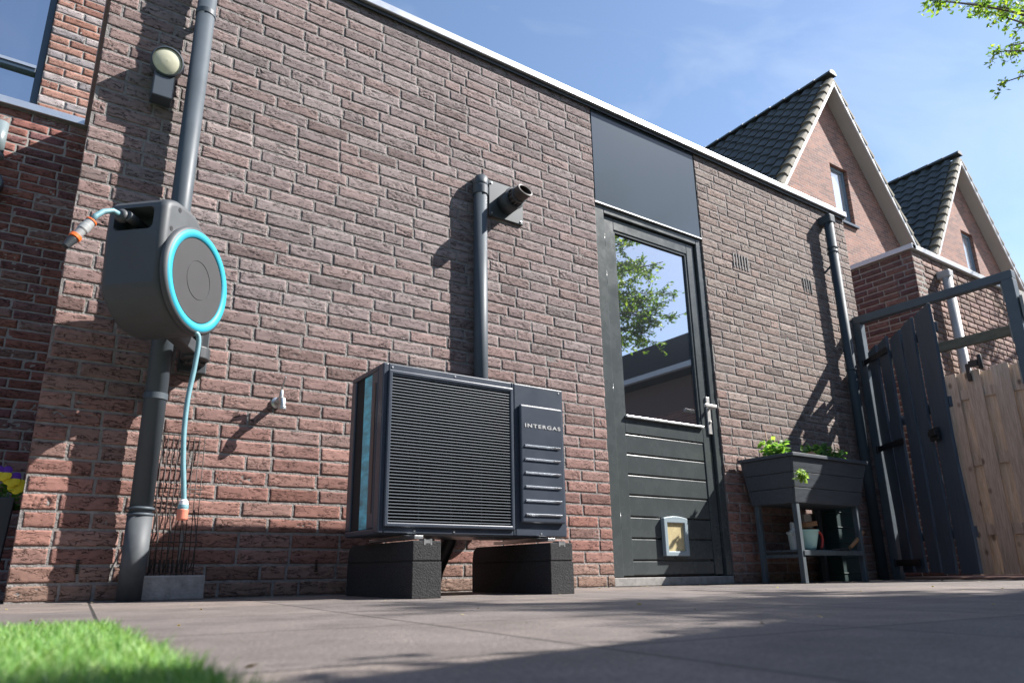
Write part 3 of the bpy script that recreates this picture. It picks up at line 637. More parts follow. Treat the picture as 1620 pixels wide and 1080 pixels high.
# flower pot with pansies, far left
fp = thing('flower_pot', (-0.2, 0.33, 0), 'tall slate grey pot of purple and yellow pansies by the left corner', 'flower pot')
b = MB()
o_ = [(-.40, .16), (-.012, .16), (-.012, .50), (-.40, .50)]; i_ = [(-.385, .175), (-.027, .175), (-.027, .485), (-.385, .485)]
lo = [(-.37, .18), (-.03, .18), (-.03, .48), (-.37, .48)]
vs = [(x, y, 0) for x, y in lo]+[(x, y, .37) for x, y in o_]+[(x, y, .37) for x, y in i_]+[(x, y, .33) for x, y in i_]
b.add(vs, [(3, 2, 1, 0)]+[(i, (i+1) % 4, 4+(i+1) % 4, 4+i) for i in range(4)]+[(4+i, 4+(i+1) % 4, 8+(i+1) % 4, 8+i) for i in range(4)]+[(8+i, 8+(i+1) % 4, 12+(i+1) % 4, 12+i) for i in range(4)])
b.build('pot', M['pot'], fp, bevel=0.004)
b = MB(); b.box(-.385, -.027, .175, .485, .32, .345); b.build('soil', M['soil'], fp)
rs = np.random.RandomState(2)
leaves('foliage', np.c_[rs.uniform(-.38, -.0, 420), rs.uniform(.15, .47, 420), rs.uniform(.35, .42, 420)], .035, [(.05, .13, .03), (.08, .2, .04)], M['leaf'], fp)
def pansy(c, ma, mb_):
    c = Vector(c); ax = Vector((0.1, -1, 0.25)).normalized(); ref = ax.cross(Vector((0, 0, 1))).normalized(); up = ref.cross(ax)
    for nm, lst, mt in (('petal', [(-.013, .014), (.013, .014)], ma), ('petal', [(-.013, -.006), (.013, -.006), (0, -.014)], mb_)):
        b = MB()
        for dx, dz in lst:
            cc = c+ref*dx+up*dz+ax*(.001*abs(dx*100)); ring = []
            for k in range(12):
                a = 2*math.pi*k/12; ring.append(cc+ref*math.cos(a)*.0155+up*math.sin(a)*.0155-ax*.004)
            b.add([cc]+ring, [(0, 1+k, 1+(k+1) % 12) for k in range(12)], smooth=True)
        b.build(nm, mt, fp)
for x, y, z, kk in [(-.032, .155, .435, 0), (-.062, .15, .455, 0), (-.014, .16, .41, 2), (-.12, .15, .44, 1), (-.2, .15, .45, 0), (-.29, .15, .43, 1)]:
    pansy((x, y, z), M['purple'] if kk < 2 else M['yellow'], M['yellow'] if kk != 1 else M['purple'])
# ------------------------------------------------------------------ left downpipe
dp = thing('downpipe', (0.381, -0.081, 0), 'tall grey plastic downpipe behind the hose reel, standing left of the wire rack', 'pipe')
px, py = 0.381, -0.081
b = MB(); b.tube([(px, py, .285), (px, py, 2.70)], 0.040, 40); b.tube([(px, py, 2.70), (px, py, 3.0), (px, py+.03, 3.03), (px, 0.0, 3.03)], .0402, 32); b.build('pipe', M['pvc'], dp)
b = MB(); b.tube([(px, py, 0.0), (px, py, .30)], 0.0435, 40); b.build('lower_pipe', M['pvc_low'], dp)
b = MB(); 
for zc in (0.303, 0.325, 2.715, 2.745):
    b = MB(); b.lathe([(.040, -.006), (.046, -.004), (.046, .004), (.040, .006)], (px, py, zc), (0, 0, 1), 40, smooth=True)
    b.build('collar', M['pvc'], dp)
b = MB(); 
for zc in (2.55, 0.75):
    b = MB(); b.lathe([(.0405, -.012), (.0435, -.012), (.0435, .012), (.0405, .012)], (px, py, zc), (0, 0, 1), 40); b.box(px-.012, px+.012, py+.042, 0.0, zc-.01, zc+.01)
    b.build('bracket', M['pvc'], dp)
# ------------------------------------------------------------------ right downpipe
dp2 = thing('downpipe', (5.37, -0.07, 0), 'slim dark downpipe at the far right end of the brick wall, beside the gate', 'pipe')
b = MB(); b.tube([(5.37, -.07, 0), (5.37, -.07, 2.90)], .038, 28)
b.build('pipe', M['pvc_dark'], dp2)
b = MB(); b.box(5.328, 5.412, -.112, 0.0, 2.885, 2.965); b.build('outlet', M['pvc_dark'], dp2, bevel=0.012)
b = MB()
for zc in (2.62, 2.66, 1.6):
    b = MB(); b.lathe([(.038, -.007), (.043, -.005), (.043, .005), (.038, .007)], (5.37, -.07, zc), (0, 0, 1), 28); b.build('collar', M['pvc_dark'], dp2)
b = MB(); b.bar((5.37, -.04, 2.52), (5.33, 0, 2.46), .015, .015); b.build('bracket', M['pvc_dark'], dp2)
# ------------------------------------------------------------------ flue pipe and boiler flue
vp = thing('cable_pipe', (1.89, -0.043, .3), 'grey vertical pipe running up the wall from behind the heat pump', 'pipe')
b = MB(); b.tube([(1.892, -.043, .3), (1.892, -.043, 2.165)], .0375, 36); b.build('pipe', M['pvc'], vp)
b = MB(); b.lathe([(.0375, 0), (.044, .002), (.044, .05), (.040, .058)], (1.892, -.043, 2.105), (0, 0, 1), 36)
b.tube([(1.892, -.043, 2.155), (1.892, -.043, 2.175), (1.899, -.040, 2.20), (1.910, -.020, 2.212), (1.915, 0.0, 2.214)], [.041, .042, .042, .040, .038], 28)
b.build('elbow', M['pvc'], vp)
fl = thing('boiler_flue', (2.085, 0, 2.0), 'dark boiler flue sticking out of a square wall plate near the pipe top', 'flue')
b = MB(); b.box(1.968, 2.205, -.014, 0.0, 2.020, 2.245); b.build('wall_plate', mat('flue_grey', (0.06, 0.07, 0.072), 0.35), fl, bevel=0.003)
b = MB()
for x, z in ((1.985, 2.228), (2.188, 2.228), (2.188, 2.037), (1.985, 2.037)):
    b = MB(); b.tube([(x, -.013, z), (x, -.019, z)], .006, 10); b.build('screw', M['steel'], fl)
fc = (2.082, 2.118)
b = MB(); b.tube([(fc[0], 0, fc[1]), (fc[0], -.10, fc[1])], .061, 36); b.lathe([(.061, .095), (.065, .10), (.065, .108), (.054, .112)], (fc[0], 0, fc[1]), (0, -1, 0), 36)
b.build('outer_tube', M['darkgrey'], fl)
b = MB()
for k in range(14):
    a = 2*math.pi*k/14; b.bar((fc[0]+.05*math.cos(a), -.108, fc[1]+.05*math.sin(a)), (fc[0]+.045*math.cos(a), -.150, fc[1]+.045*math.sin(a)), .008, .004)
b.build('intake_cage', M['darkgrey'], fl)
b = MB(); pr = []
n_ = 32; vs = []; 
for k in range(n_):
    a = 2*math.pi*k/n_; s_ = math.sin(a); vs.append((fc[0]+.045*math.cos(a), -.10, fc[1]+.045*s_))
for k in range(n_):
    a = 2*math.pi*k/n_; s_ = math.sin(a); vs.append((fc[0]+.045*math.cos(a), -.212+.022*s_, fc[1]+.045*s_))
for k in range(n_):
    a = 2*math.pi*k/n_; s_ = math.sin(a); vs.append((fc[0]+.037*math.cos(a), -.212+.022*s_, fc[1]+.037*s_))
for k in range(n_):
    a = 2*math.pi*k/n_; vs.append((fc[0]+.035*math.cos(a), -.12, fc[1]+.035*math.sin(a)))
b.add(vs, [(j*n_+k, j*n_+(k+1) % n_, (j+1)*n_+(k+1) % n_, (j+1)*n_+k) for j in range(3) for k in range(n_)]+[tuple(3*n_+k for k in range(n_))], smooth=False)
b.build('exhaust_tip', M['flue_tip'], fl)
b = MB(); b.lathe([(.045, .142), (.0505, .145), (.0505, .158), (.045, .160)], (fc[0], 0, fc[1]), (0, -1, 0), 32); b.build('ring', M['darkgrey'], fl)
# ------------------------------------------------------------------ heat pump
hp = thing('heat_pump', (1.53, -.46, .2), 'dark slate outdoor heat pump unit with louvred front, raised on two rubber blocks', 'heat pump')
X0, X1, Y0, Y1, Z0, Z1 = 1.092, 1.968, -.605, -.30, .222, .868
b = MB()
b.box(X0, X1, -.565, Y1, Z1-.02, Z1)            # top
b.box(X0, X1, -.58, Y1, Z0, Z0+.022)            # bottom
b.box(X0, X0+.012, -.565, -.505, Z0+.022, Z1-.02)   # front-left upright of side
b.box(X0, X0+.012, -.345, Y1, Z0+.022, Z1-.02)
b.box(X1-.012, X1, -.565, Y1, Z0+.022, Z1-.02)
b.box(X0+.012, X1-.012, Y1-.01, Y1, Z0+.022, Z1-.02)
b.build('casing', M['unit'], hp, bevel=0.006, segs=3)
# front shell
b = MB(); yf = -.612
b.box(X0, X0+.022, yf, -.566, Z0+.004, Z1); b.box(1.690, 1.7005, yf, -.566, Z0+.004, Z1)
b.box(X0+.0221, 1.6899, yf, -.566, .838, Z1); b.box(X0+.0221, 1.6899, yf, -.566, Z0+.004, .252)
b.build('front_panel', M['unit'], hp, bevel=0.005, segs=3)
b = MB(); frame_ring(b, 1.112, 1.692, .249, .841, .016, -.622, -.606); b.build('grille_frame', M['unit'], hp, bevel=0.004)
b = MB(); b.box(1.7015, X1, yf, -.566, Z0+.004, Z1); b.build('service_panel', M['unit'], hp, bevel=0.005, segs=3)
b = MB(); zs = np.linspace(.272, .822, 47)
for z in zs:
    b.hexa([(1.128, -.618, z-.0012), (1.676, -.618, z-.0012), (1.676, -.604, z-.0022), (1.128, -.604, z-.0022),
            (1.128, -.6175, z+.0016), (1.676, -.6175, z+.0016), (1.676, -.604, z+.0004), (1.128, -.604, z+.0004)])
for x in (1.26, 1.40, 1.54): b.box(x-.002, x+.002, -.606, -.602, .265, .83)
b.build('grille', M['slat'], hp)
b = MB(); b.lathe([(.001, 0), (.06, 0), (.07, -.02)], (1.402, -.52, .545), (0, -1, 0), 32)
for k in range(3):
    a0 = 2*math.pi*k/3; rows = []
    for i in range(7):
        a = a0+i*.22; rows.append([(1.402+math.cos(a)*r_, -.545+.045*i/6-.01*(r_ > .1), .545+math.sin(a)*r_) for r_ in (.06, .15, .255)])
    vs = [p for rw in rows for p in rw]; b.add(vs, [(i*3+j, i*3+j+1, i*3+3+j+1, i*3+3+j) for i in range(6) for j in range(2)], smooth=True)
b.build('fan', M['black'], hp, fixn=False)
b = MB(); b.box(1.115, 1.70, -.46, -.455, .25, .845); b.build('shroud', M['groove'], hp)
b = MB(); b.box(1.100, 1.108, -.505, -.418, .246, .846); b.build('coil_fins', M['coil'], hp)
b = MB(); b.box(1.100, 1.112, -.417, -.346, .246, .846); b.build('side_opening', M['groove'], hp)
b = MB(); b.box(X0-.003, X0, -.548, -.530, .30, .80); b.build('side_label', M['ply'], hp)
b = MB(); b.box(1.722, 1.952, -.628, -.6125, .279, .776); rp = b.build('raised_cover', M['unit'], hp, bevel=0.010, segs=3)
b = MB()
for z in np.linspace(.3145, .601, 6):
    b = MB(); b.hexa([(1.742, -.6275, z-.008), (1.930, -.6275, z-.008), (1.930, -.6245, z-.008), (1.742, -.6245, z-.008),
            (1.742, -.6365, z-.001), (1.930, -.6365, z-.001), (1.930, -.6245, z+.0035), (1.742, -.6245, z+.0035)])
    b.build('louvre', M['ledge'], hp, bevel=0.0008)
fc_ = bpy.data.curves.new('t', 'FONT'); fc_.body = 'INTERGAS'; fc_.size = .0235; fc_.extrude = .0006; fc_.offset = .0006; fc_.space_character = 1.25
fo = bpy.data.objects.new('t', fc_); sc.collection.objects.link(fo); bpy.context.view_layer.update()
dg = bpy.context.evaluated_depsgraph_get(); me = bpy.data.meshes.new_from_object(fo.evaluated_get(dg)); bpy.data.objects.remove(fo)
xs = [v.co.x for v in me.vertices]; w0, w1 = min(xs), max(xs); sx_ = (1.936-1.745)/(w1-w0); ys = [v.co.y for v in me.vertices]; sy_ = .0165/(max(ys)-min(ys))
hl = wloc(hp).translation
for v in me.vertices:
    x, y, z = v.co; v.co = Vector((1.745+(x-w0)*sx_, -.6290-z, .678+y*sy_))-hl
me.materials.clear(); me.materials.append(M['letter']); me.name = 'lettering'
lo_ = bpy.data.objects.new('lettering', me); sc.collection.objects.link(lo_); lo_.parent = hp
b = MB()
for x, z in ((1.13, .853), (1.41, .855), (1.945, .853), (1.41, .237), (1.24, .237), (1.83, .237)):
    b = MB(); b.tube([(x, yf+.003, z), (x, yf-.002, z)], .004, 10); b.build('screw', M['steel'], hp)
for x in (1.235, 1.845):
    b = MB(); b.bar((x, -.66, .212), (x, -.25, .212), .035, .012); b.tube([(x, -.55, .205), (x, -.55, .222)], .012, 6); b.box(x-.03, x+.03, -.60, -.54, .2185, .2215)
    b.build('mounting_foot', M['steel'], hp, bevel=0.001)
b = MB(); b.tube([(1.62, -.27, .30), (1.60, -.22, .2), (1.56, -.20, .1), (1.57, -.15, .03)], .035, 16); b.tube([(1.50, -.29, .35), (1.50, -.24, .20), (1.52, -.16, .10), (1.55, -.08, .05)], .022, 14)
b.build('insulated_pipe', M['black'], hp)
def block(x, label):
    t = thing('rubber_block', (x+.058, -.43, 0), label, 'support block', 'rubber blocks under the heat pump')
    b = MB(); f0, f1 = -.722, -.125
    # long profile in y-z with tapered rear top
    lo = [(f0, 0), (f1, 0), (f1, .125), (f0, .125)]; hi = [(f0, .129), (f1, .129), (f1-.008, .178), (f1-.035, .197), (f0, .197)]
    b.prism(lo, (x, 0, 0), (0, 1, 0), (0, 0, 1), (1, 0, 0), .116); b.prism(hi, (x+.001, 0, 0), (0, 1, 0), (0, 0, 1), (1, 0, 0), .112)
    b.box(x+.003, x+.112, f0+.003, f1-.003, .125, .129)
    b.build('block', M['rubber'], t, bevel=0.005)
    b = MB(); b.box(x+.045, x+.075, f0-.0006, f0+.03, .188, .2005); b.box(x+.044, x+.050, f0-.001, f0+.04, .182, .2035); b.box(x+.07, x+.076, f0-.001, f0+.04, .182, .2035)
    b.build('rail_end', M['steel'], t)
block(1.180, 'black granulate rubber block under the left end of the heat pump')
block(1.790, 'black granulate rubber block under the right end of the heat pump')
# ------------------------------------------------------------------ hose reel
th = R(47); nrm = Vector((math.sin(th), -math.cos(th), 0)); e = Vector((-math.cos(th), -math.sin(th), 0)); up = Vector((0, 0, 1))
DC = Vector((0.428, -0.385, 1.135)); T = .235
hr = thing('hose_reel', (0.50, 0, .95), 'round grey wall hose reel with a turquoise ring, swung out from the wall', 'hose reel')
Rr = .205
def arc(a0, a1, n, r=Rr): return [(r*math.cos(R(a0+(a1-a0)*i/n)), r*math.sin(R(a0+(a1-a0)*i/n))) for i in range(n+1)]
base_prof = arc(60, -180, 40)   # placeholder orientation, e axis to the right
NOSE = [(.205, .205), (.200, .225), (.188, .240), (.165, .252), (.135, .262), (.06, .264), (.02, .258)]
prof = [(.205, .10)]+NOSE+[p for p in arc(115, 338, 44)]
prof_notch = [(.205, .10), (.205, .128), (.13, .130), (.12, .193), (.205, .196)]+NOSE+[p for p in arc(115, 338, 44)]
o0 = DC-nrm*.012
b = MB(); b.prism(prof, o0-nrm*T, e, up, nrm, T); body = b.build('reel_body', M['reel'], hr, bevel=0.026, segs=5)
body.modifiers['bevel'].angle_limit = R(60)
b = MB(); b.prism([(.118, .128), (.26, .118), (.26, .212), (.118, .204)], o0-nrm*(T-.036), e, up, nrm, T-.082); cut = b.build('cutter', M['black'], hr, bevel=0.018, segs=4); cut.modifiers['bevel'].angle_limit = R(60)
bo = body.modifiers.new('slot', 'BOOLEAN'); bo.object = cut; bo.operation = 'DIFFERENCE'; bo.solver = 'EXACT'
bpy.context.view_layer.update(); dg = bpy.context.evaluated_depsgraph_get(); nm_ = bpy.data.meshes.new_from_object(body.evaluated_get(dg))
body.modifiers.clear(); body.data = nm_; nm_.name = 'reel_body'; bpy.data.objects.remove(cut)
for pl_ in nm_.polygons: pl_.use_smooth = pl_.area < .0016
b = MB()
b.prism([(.112, .130), (.117, .130), (.117, .203), (.112, .203)], o0-nrm*(T-.040), e, up, nrm, T-.090); b.build('slot_lining', M['black'], hr)
b = MB(); b.lathe([(.20, -.013), (.203, 0.0), (.192, .010), (.190, .010)], DC, nrm, 72, smooth=True)
b.build('rim', M['reel'], hr)
b = MB(); b.lathe([(.192, .006), (.186, .014), (.162, .010), (.160, .004)], DC, nrm, 72, smooth=True); b.build('turquoise_ring', M['turq'], hr)
b = MB(); b.lathe([(.160, .003), (.157, .008), (.0755, .0085), (.0745, .0070), (.0725, .0070), (.0715, .0085), (.001, .0085)], DC, nrm, 72, smooth=False); b.build('cover_disc', M['reel_disc'], hr)
for q_, z_ in ((.13, .225), (.165, .135)):
    b = MB(); b.tube([DC-nrm*.02+e*q_+up*z_, DC-nrm*.0108+e*q_+up*z_], .009, 14); b.build('screw_hole', M['black'], hr)
b = MB(); s_ = DC-nrm*.15
b.tube([s_+e*.10+up*.165, s_+e*.20+up*.170, s_+e*.222+up*.17], [.016, .018, .018], 18)
b.lathe([(.001, 0), (.020, 0), (.024, .008), (.024, .022), (.016, .030), (.001, .03)], s_+e*.205+up*.17-nrm*.02, e, 24, smooth=True)
b.build('guide_nozzle', M['reel'], hr)
tipA = s_+e*.225+up*.17-nrm*.02
b = MB(); e2 = Vector((-.55, -.25, 0))
pts = [tipA, tipA+e2*.05+up*.004, tipA+e2*.10-up*.012, tipA+e2*.14-up*.040, tipA+e2*.155-up*.062]
b.tube(pts, .0095, 16); b.build('hose_end', M['hose'], hr)
dd = Vector((-.42, -.12, -.80)).normalized(); q = pts[-1]
b = MB(); b.lathe([(.010, 0), (.017, .003), (.017, .028), (.0185, .030), (.0185, .05), (.016, .056), (.014, .078)], q, dd, 24); b.build('connector', M['grey_pl'], hr)
b = MB(); b.lathe([(.0145, .078), (.0195, .080), (.0195, .092), (.0145, .094)], q, dd, 24); b.build('connector_ring', M['orange'], hr)
b = MB(); b.lathe([(.0172, .001), (.019, .002), (.019, .007), (.0172, .008)], q, dd, 24); b.build('connector_ring', M['orange'], hr)
b = MB(); b.lathe([(.015, .094), (.0165, .098), (.011, .135), (.001, .136)], q, dd, 24); b.build('spray_tip', M['darkgrey'], hr)
# bracket
b = MB(); b.box(0.455, 0.565, -.022, 0.0, .88, 1.24); b.box(0.47, 0.55, -.075, -.022, .905, .975); b.box(0.47, 0.55, -.075, -.022, 1.15, 1.22)
b.lathe([(.001, 0), (.055, 0), (.055, .05), (.001, .05)], (0.505, -.085, .915), (0, 0, 1), 32); b.lathe([(.001, 0), (.05, 0), (.05, .04), (.001, .04)], (0.505, -.085, 1.17), (0, 0, 1), 32)
b.build('wall_bracket', M['darkgrey'], hr, bevel=0.005)
b = MB(); b.tube([(0.505, -.085, .90), (0.505, -.085, 1.22)], .022, 20)
b.bar((0.505, -.085, .95), tuple(DC-nrm*.10-up*.17+Vector((0, .0, 0))), .05, .05); b.build('swivel_arm', M['darkgrey'], hr, bevel=0.004)
# hanging hose
b = MB(); hx = DC+Vector((0.052, 0.03, -.185))
hpts = [DC-nrm*.02+Vector((.01, 0, -.19)), Vector((.462, -.36, .93)), Vector((.462, -.352, .82)), Vector((.452, -.35, .70)), Vector((.452, -.35, .58)), Vector((.461, -.35, .47)), Vector((.470, -.35, .40)), Vector((.478, -.35, .335))]
# smooth the path
def smooth(pts, k=6):
    out = []; P_ = [pts[0]]+list(pts)+[pts[-1]]
    for i in range(1, len(P_)-2):
        for j in range(k):
            t = j/k; a, b_, c, d = P_[i-1], P_[i], P_[i+1], P_[i+2]
            out.append(.5*((2*b_)+(-a+c)*t+(2*a-5*b_+4*c-d)*t*t+(-a+3*b_-3*c+d)*t**3))
    out.append(pts[-1]); return out
b.tube(smooth([Vector(p) for p in hpts]), .0088, 18); b.build('hanging_hose', M['hose'], hr)
b = MB(); b.lathe([(.009, .022), (.014, .018), (.016, .004), (.0135, 0)], (.478, -.35, .318), (0, 0, 1), 24); b.build('hose_collar', M['white_pl'], hr)
b = MB(); b.lathe([(.0125, .018), (.0165, .016), (.0175, .008), (.0165, 0)], (.478, -.35, .306), (0, 0, 1), 24); b.build('collar_ring', M['hose'], hr)
b = MB(); b.lathe([(.016, .038), (.0185, .034), (.0178, .004), (.015, 0), (.011, 0), (.011, .02)], (.478, -.35, .270), (0, 0, 1), 24); b.build('hose_coupling', M['orangepale'], hr)
# ------------------------------------------------------------------ garden tap
tp_ = thing('garden_tap', (0.885, 0, .8), 'small chromed outdoor tap on the brick wall left of the heat pump', 'tap')
b = MB(); b.lathe([(.001, 0), (.027, 0), (.024, .008), (.014, .012), (.013, .05), (.015, .055)], (.868, 0, .800), (0, -1, 0), 24, smooth=True)
b.tube([(.868, -.045, .800), (.868, -.075, .800), (.868, -.09, .795), (.868, -.095, .775), (.868, -.096, .752)], [.014, .0145, .0135, .0125, .0115], 18)
b.lathe([(.0125, 0), (.016, .002), (.016, .014), (.0125, .016)], (.868, -.096, .752), (0, 0, 1), 20)
b.tube([(.868, -.066, .805), (.868, -.066, .842)], [.011, .008], 16); b.lathe([(.001, 0), (.018, 0), (.018, .01), (.001, .01)], (.868, -.05, .800), (0, -1, 0), 20)
b.build('tap_body', M['steel'], tp_, bevel=0.001)
b = MB(); b.bar((.868, -.060, .845), (.872, -.095, .898), .014, .006, up=(1, 0, 0)); b.build('lever', M['steel'], tp_, bevel=0.002)
# ------------------------------------------------------------------ wire rack and stone block
b = MB(); b.box(.408, .628, -.105, -.004, 0, .088)
tag(b.build('stone_block', M['stone'], base=(.52, -.05, 0), bevel=0.006), 'pale concrete block on the ground beside the foot of the downpipe', 'block')
b = MB()
def rk(x, z): return (x, -.055+.045*(z-.088)/.54, z)
for i in range(9):
    x = .436+.155*i/8; b.tube([rk(x, .088), rk(x, .627)], .0018, 6)
for z, rr in ((.622, .002), (.411, .0028), (.209, .0028), (.395, .0018), (.52, .0015)):
    b.tube([rk(.428, z), rk(.598, z)], rr, 6)
for k in range(4):
    xx = .44+.045*k; b.tube([rk(xx, .33), (xx+.012, -.075, .22), (xx+.004, -.08, .13), rk(xx, .10)], .0022, 6)
tag(b.build('wire_rack', mat('rusty_wire', (0.06, 0.05, 0.045), 0.6, metal=0.5, noise=0.3), base=(.51, -.05, .088)), 'narrow wire grid leaning on the wall above the concrete block', 'wire rack')
rs = np.random.RandomState(8); n_ = 150
lc_ = np.c_[rs.uniform(-.2, 6.5, n_), np.where(rs.rand(n_) < .5, rs.uniform(-2.3, -.05, n_), -rs.rand(n_)**2*.4-.01), np.full(n_, .003)]
tag(leaves('leaf_litter', lc_, .014, [(.2, .14, .08), (.3, .25, .15), (.1, .07, .04), (.35, .3, .22)], M['leaf'], flat=.1, seed=4, norm_up=2), 'small dry leaf bits and crumbs scattered over the patio', 'litter', kind='stuff')
# ------------------------------------------------------------------ planter table
pt = thing('planter_table', (4.3, -.24, 0), 'raised charcoal wooden planter box on legs with a shelf, right of the door', 'planter')
px0, px1, py0, py1, zr, zb = 3.905, 4.715, -.43, -.04, .752, .475
def tap(f):   # interpolation of the tapered box, f 0 bottom .. 1 rim
    i = .055*(1-f); return px0+i, px1-i, py0+i, py1-i*.3
b = MB()
for k in range(3):
    f0 = k/3+.004; f1 = (k+1)/3-.004
    for side in range(4):
        a = tap(f0); c = tap(f1); z0_, z1_ = zb+(zr-zb)*f0, zb+(zr-zb)*f1; t__ = .018
        if side == 0: lo = [(a[0], a[2]), (a[1], a[2]), (a[1], a[2]+t__), (a[0], a[2]+t__)]; hi = [(c[0], c[2]), (c[1], c[2]), (c[1], c[2]+t__), (c[0], c[2]+t__)]
        if side == 1: lo = [(a[0], a[3]-t__), (a[1], a[3]-t__), (a[1], a[3]), (a[0], a[3])]; hi = [(c[0], c[3]-t__), (c[1], c[3]-t__), (c[1], c[3]), (c[0], c[3])]
        if side == 2: lo = [(a[0], a[2]+t__+.0005), (a[0]+t__, a[2]+t__+.0005), (a[0]+t__, a[3]-t__-.0005), (a[0], a[3]-t__-.0005)]; hi = [(c[0], c[2]+t__+.0005), (c[0]+t__, c[2]+t__+.0005), (c[0]+t__, c[3]-t__-.0005), (c[0], c[3]-t__-.0005)]
        if side == 3: lo = [(a[1]-t__, a[2]+t__+.0005), (a[1], a[2]+t__+.0005), (a[1], a[3]-t__-.0005), (a[1]-t__, a[3]-t__-.0005)]; hi = [(c[1]-t__, c[2]+t__+.0005), (c[1], c[2]+t__+.0005), (c[1], c[3]-t__-.0005), (c[1]-t__, c[3]-t__-.0005)]
        b.hexa([(x, y, z0_) for x, y in lo]+[(x, y, z1_) for x, y in hi])
b.box(px0+.06, px1-.06, py0+.06, py1-.02, zb+.002, zb+.016)
b.build('box', M['planter'], pt, bevel=0.003)
b = MB(); b.box(px0-.012, px1+.012, py0-.012, py0+.03, zr, zr+.022); b.box(px0-.012, px1+.012, py1-.03, py1+.012, zr, zr+.022)
b.box(px0-.012, px0+.03, py0+.031, py1-.031, zr, zr+.0215); b.box(px1-.03, px1+.012, py0+.031, py1-.031, zr, zr+.0215)
b.build('rim', M['planter'], pt, bevel=0.003)
b = MB(); b.box(px0+.02, px1-.02, py0+.02, py1-.02, zr-.05, zr-.02); b.build('soil', M['soil'], pt)
lx = [px0+.08, px1-.08]; ly = [py0+.075, py1-.04]
for x in lx:
    for y in ly:
        b = MB(); b.bar((x, y, 0), (x, y, zb+.003), .032, .032, up=(0, 1, 0)); b.build('leg', M['planterleg'], pt, bevel=0.003)
b = MB(); b.bar((lx[0], ly[0]-.019, .178), (lx[1], ly[0]-.019, .178), .006, .030); b.bar((lx[0], ly[1]+.018, .178), (lx[1], ly[1]+.018, .178), .006, .03)
b.bar((lx[0]+.0165, ly[0]+.017, .160), (lx[0]+.0165, ly[1]-.017, .160), .03, .02)
for k in range(4): b.box(lx[0]+.018, lx[1]-.018, ly[0]+.02+k*.068, ly[0]+.080+k*.068, .186, .198)
b.build('shelf', M['planterleg'], pt, bevel=0.002)
def tuft(nm, c, r, h, nl, size, cols, label, seed, cat='plant', grp=None):
    t = thing(nm, (c[0], c[1], c[2]), label, cat, grp); rs = np.random.RandomState(seed); cs = []; b = MB()
    for k in range(nl):
        a = rs.uniform(0, 2*math.pi); rr = r*math.sqrt(rs.rand()); tx = Vector((c[0]+math.cos(a)*rr, c[1]+math.sin(a)*rr*.8, c[2]+h*rs.uniform(.45, 1)))
        bs = Vector((c[0]+math.cos(a)*rr*.5, c[1]+math.sin(a)*rr*.4, c[2]-.01)); b.tube([bs, (bs+tx)/2+Vector((0, 0, .01)), tx], .0016, 5)
        for j in range(9): 
            f = j/8; p = bs.lerp(tx, .35+.65*f); cs.append((p.x+rs.normal()*.006, p.y+rs.normal()*.006, p.z))
    b.build('stem', mat('stem', (.12, .22, .05), .7), t)
    leaves('foliage', cs+cs, size, cols, M['leaf'], t, seed=seed, norm_up=1.2, flat=.45, asp=.6)
    return t
GC = [(.16, .30, .06), (.24, .38, .09), (.10, .22, .05)]; GD = [(.10, .21, .06), (.15, .28, .08), (.07, .16, .05)]
tuft('leafy_plant', (4.00, -.25, .745), .095, .14, 16, .045, GC, 'yellow green leafy plant at the left end of the planter box', 1, grp='plants in the planter box')
tuft('leafy_plant', (4.27, -.33, .745), .05, .08, 9, .04, GC, 'smallest bright seedling in the middle of the planter box', 2, grp='plants in the planter box')
tuft('leafy_plant', (4.43, -.27, .75), .085, .15, 15, .05, GD, 'mid green leafy plant right of the middle of the planter box', 3, grp='plants in the planter box')
tuft('leafy_plant', (4.61, -.27, .745), .075, .12, 13, .05, GD, 'mid green leafy plant at the right end of the planter box', 4, grp='plants in the planter box')
tuft('trailing_plant', (3.93, -.455, .60), .02, .065, 5, .035, [(.3, .42, .15), (.25, .36, .1)], 'small pale weed growing from the front corner of the planter box', 5)
b = MB(); b.tube([(4.13, -.12, .72), (4.125, -.10, .98)], .0035, 6); b.lathe([(.001, 0), (.006, 0), (.006, .004), (.001, .004)], (4.125, -.10, .98), (0, 0, 1), 8)
tag(b.build('plant_stick', M['brush'], base=(4.13, -.12, .72)), 'left one of two thin upright sticks in the planter box', 'stick', 'sticks in the planter')
b = MB(); b.tube([(4.21, -.13, .72), (4.215, -.10, .93)], .0035, 6); b.lathe([(.001, 0), (.011, .003), (.012, .008), (.001, .014)], (4.213, -.115, .855), (0, 0, 1), 10)
tag(b.build('plant_stick', M['brush'], base=(4.21, -.13, .72)), 'right one of two thin upright sticks in the planter box, with a white clip', 'stick', 'sticks in the planter')
b = MB(); prof_ = [(0.001, -.02), (.022, -.016), (.032, 0), (.028, .014), (.012, .022), (.001, .024)]
b.lathe(prof_, (4.20, -.37, .778), (.8, .1, .5), 14, smooth=True)
tag(b.build('bark_chunk', M['brush'], base=(4.20, -.37, .75)), 'rounded brown lump on the rim of the planter box', 'lump')
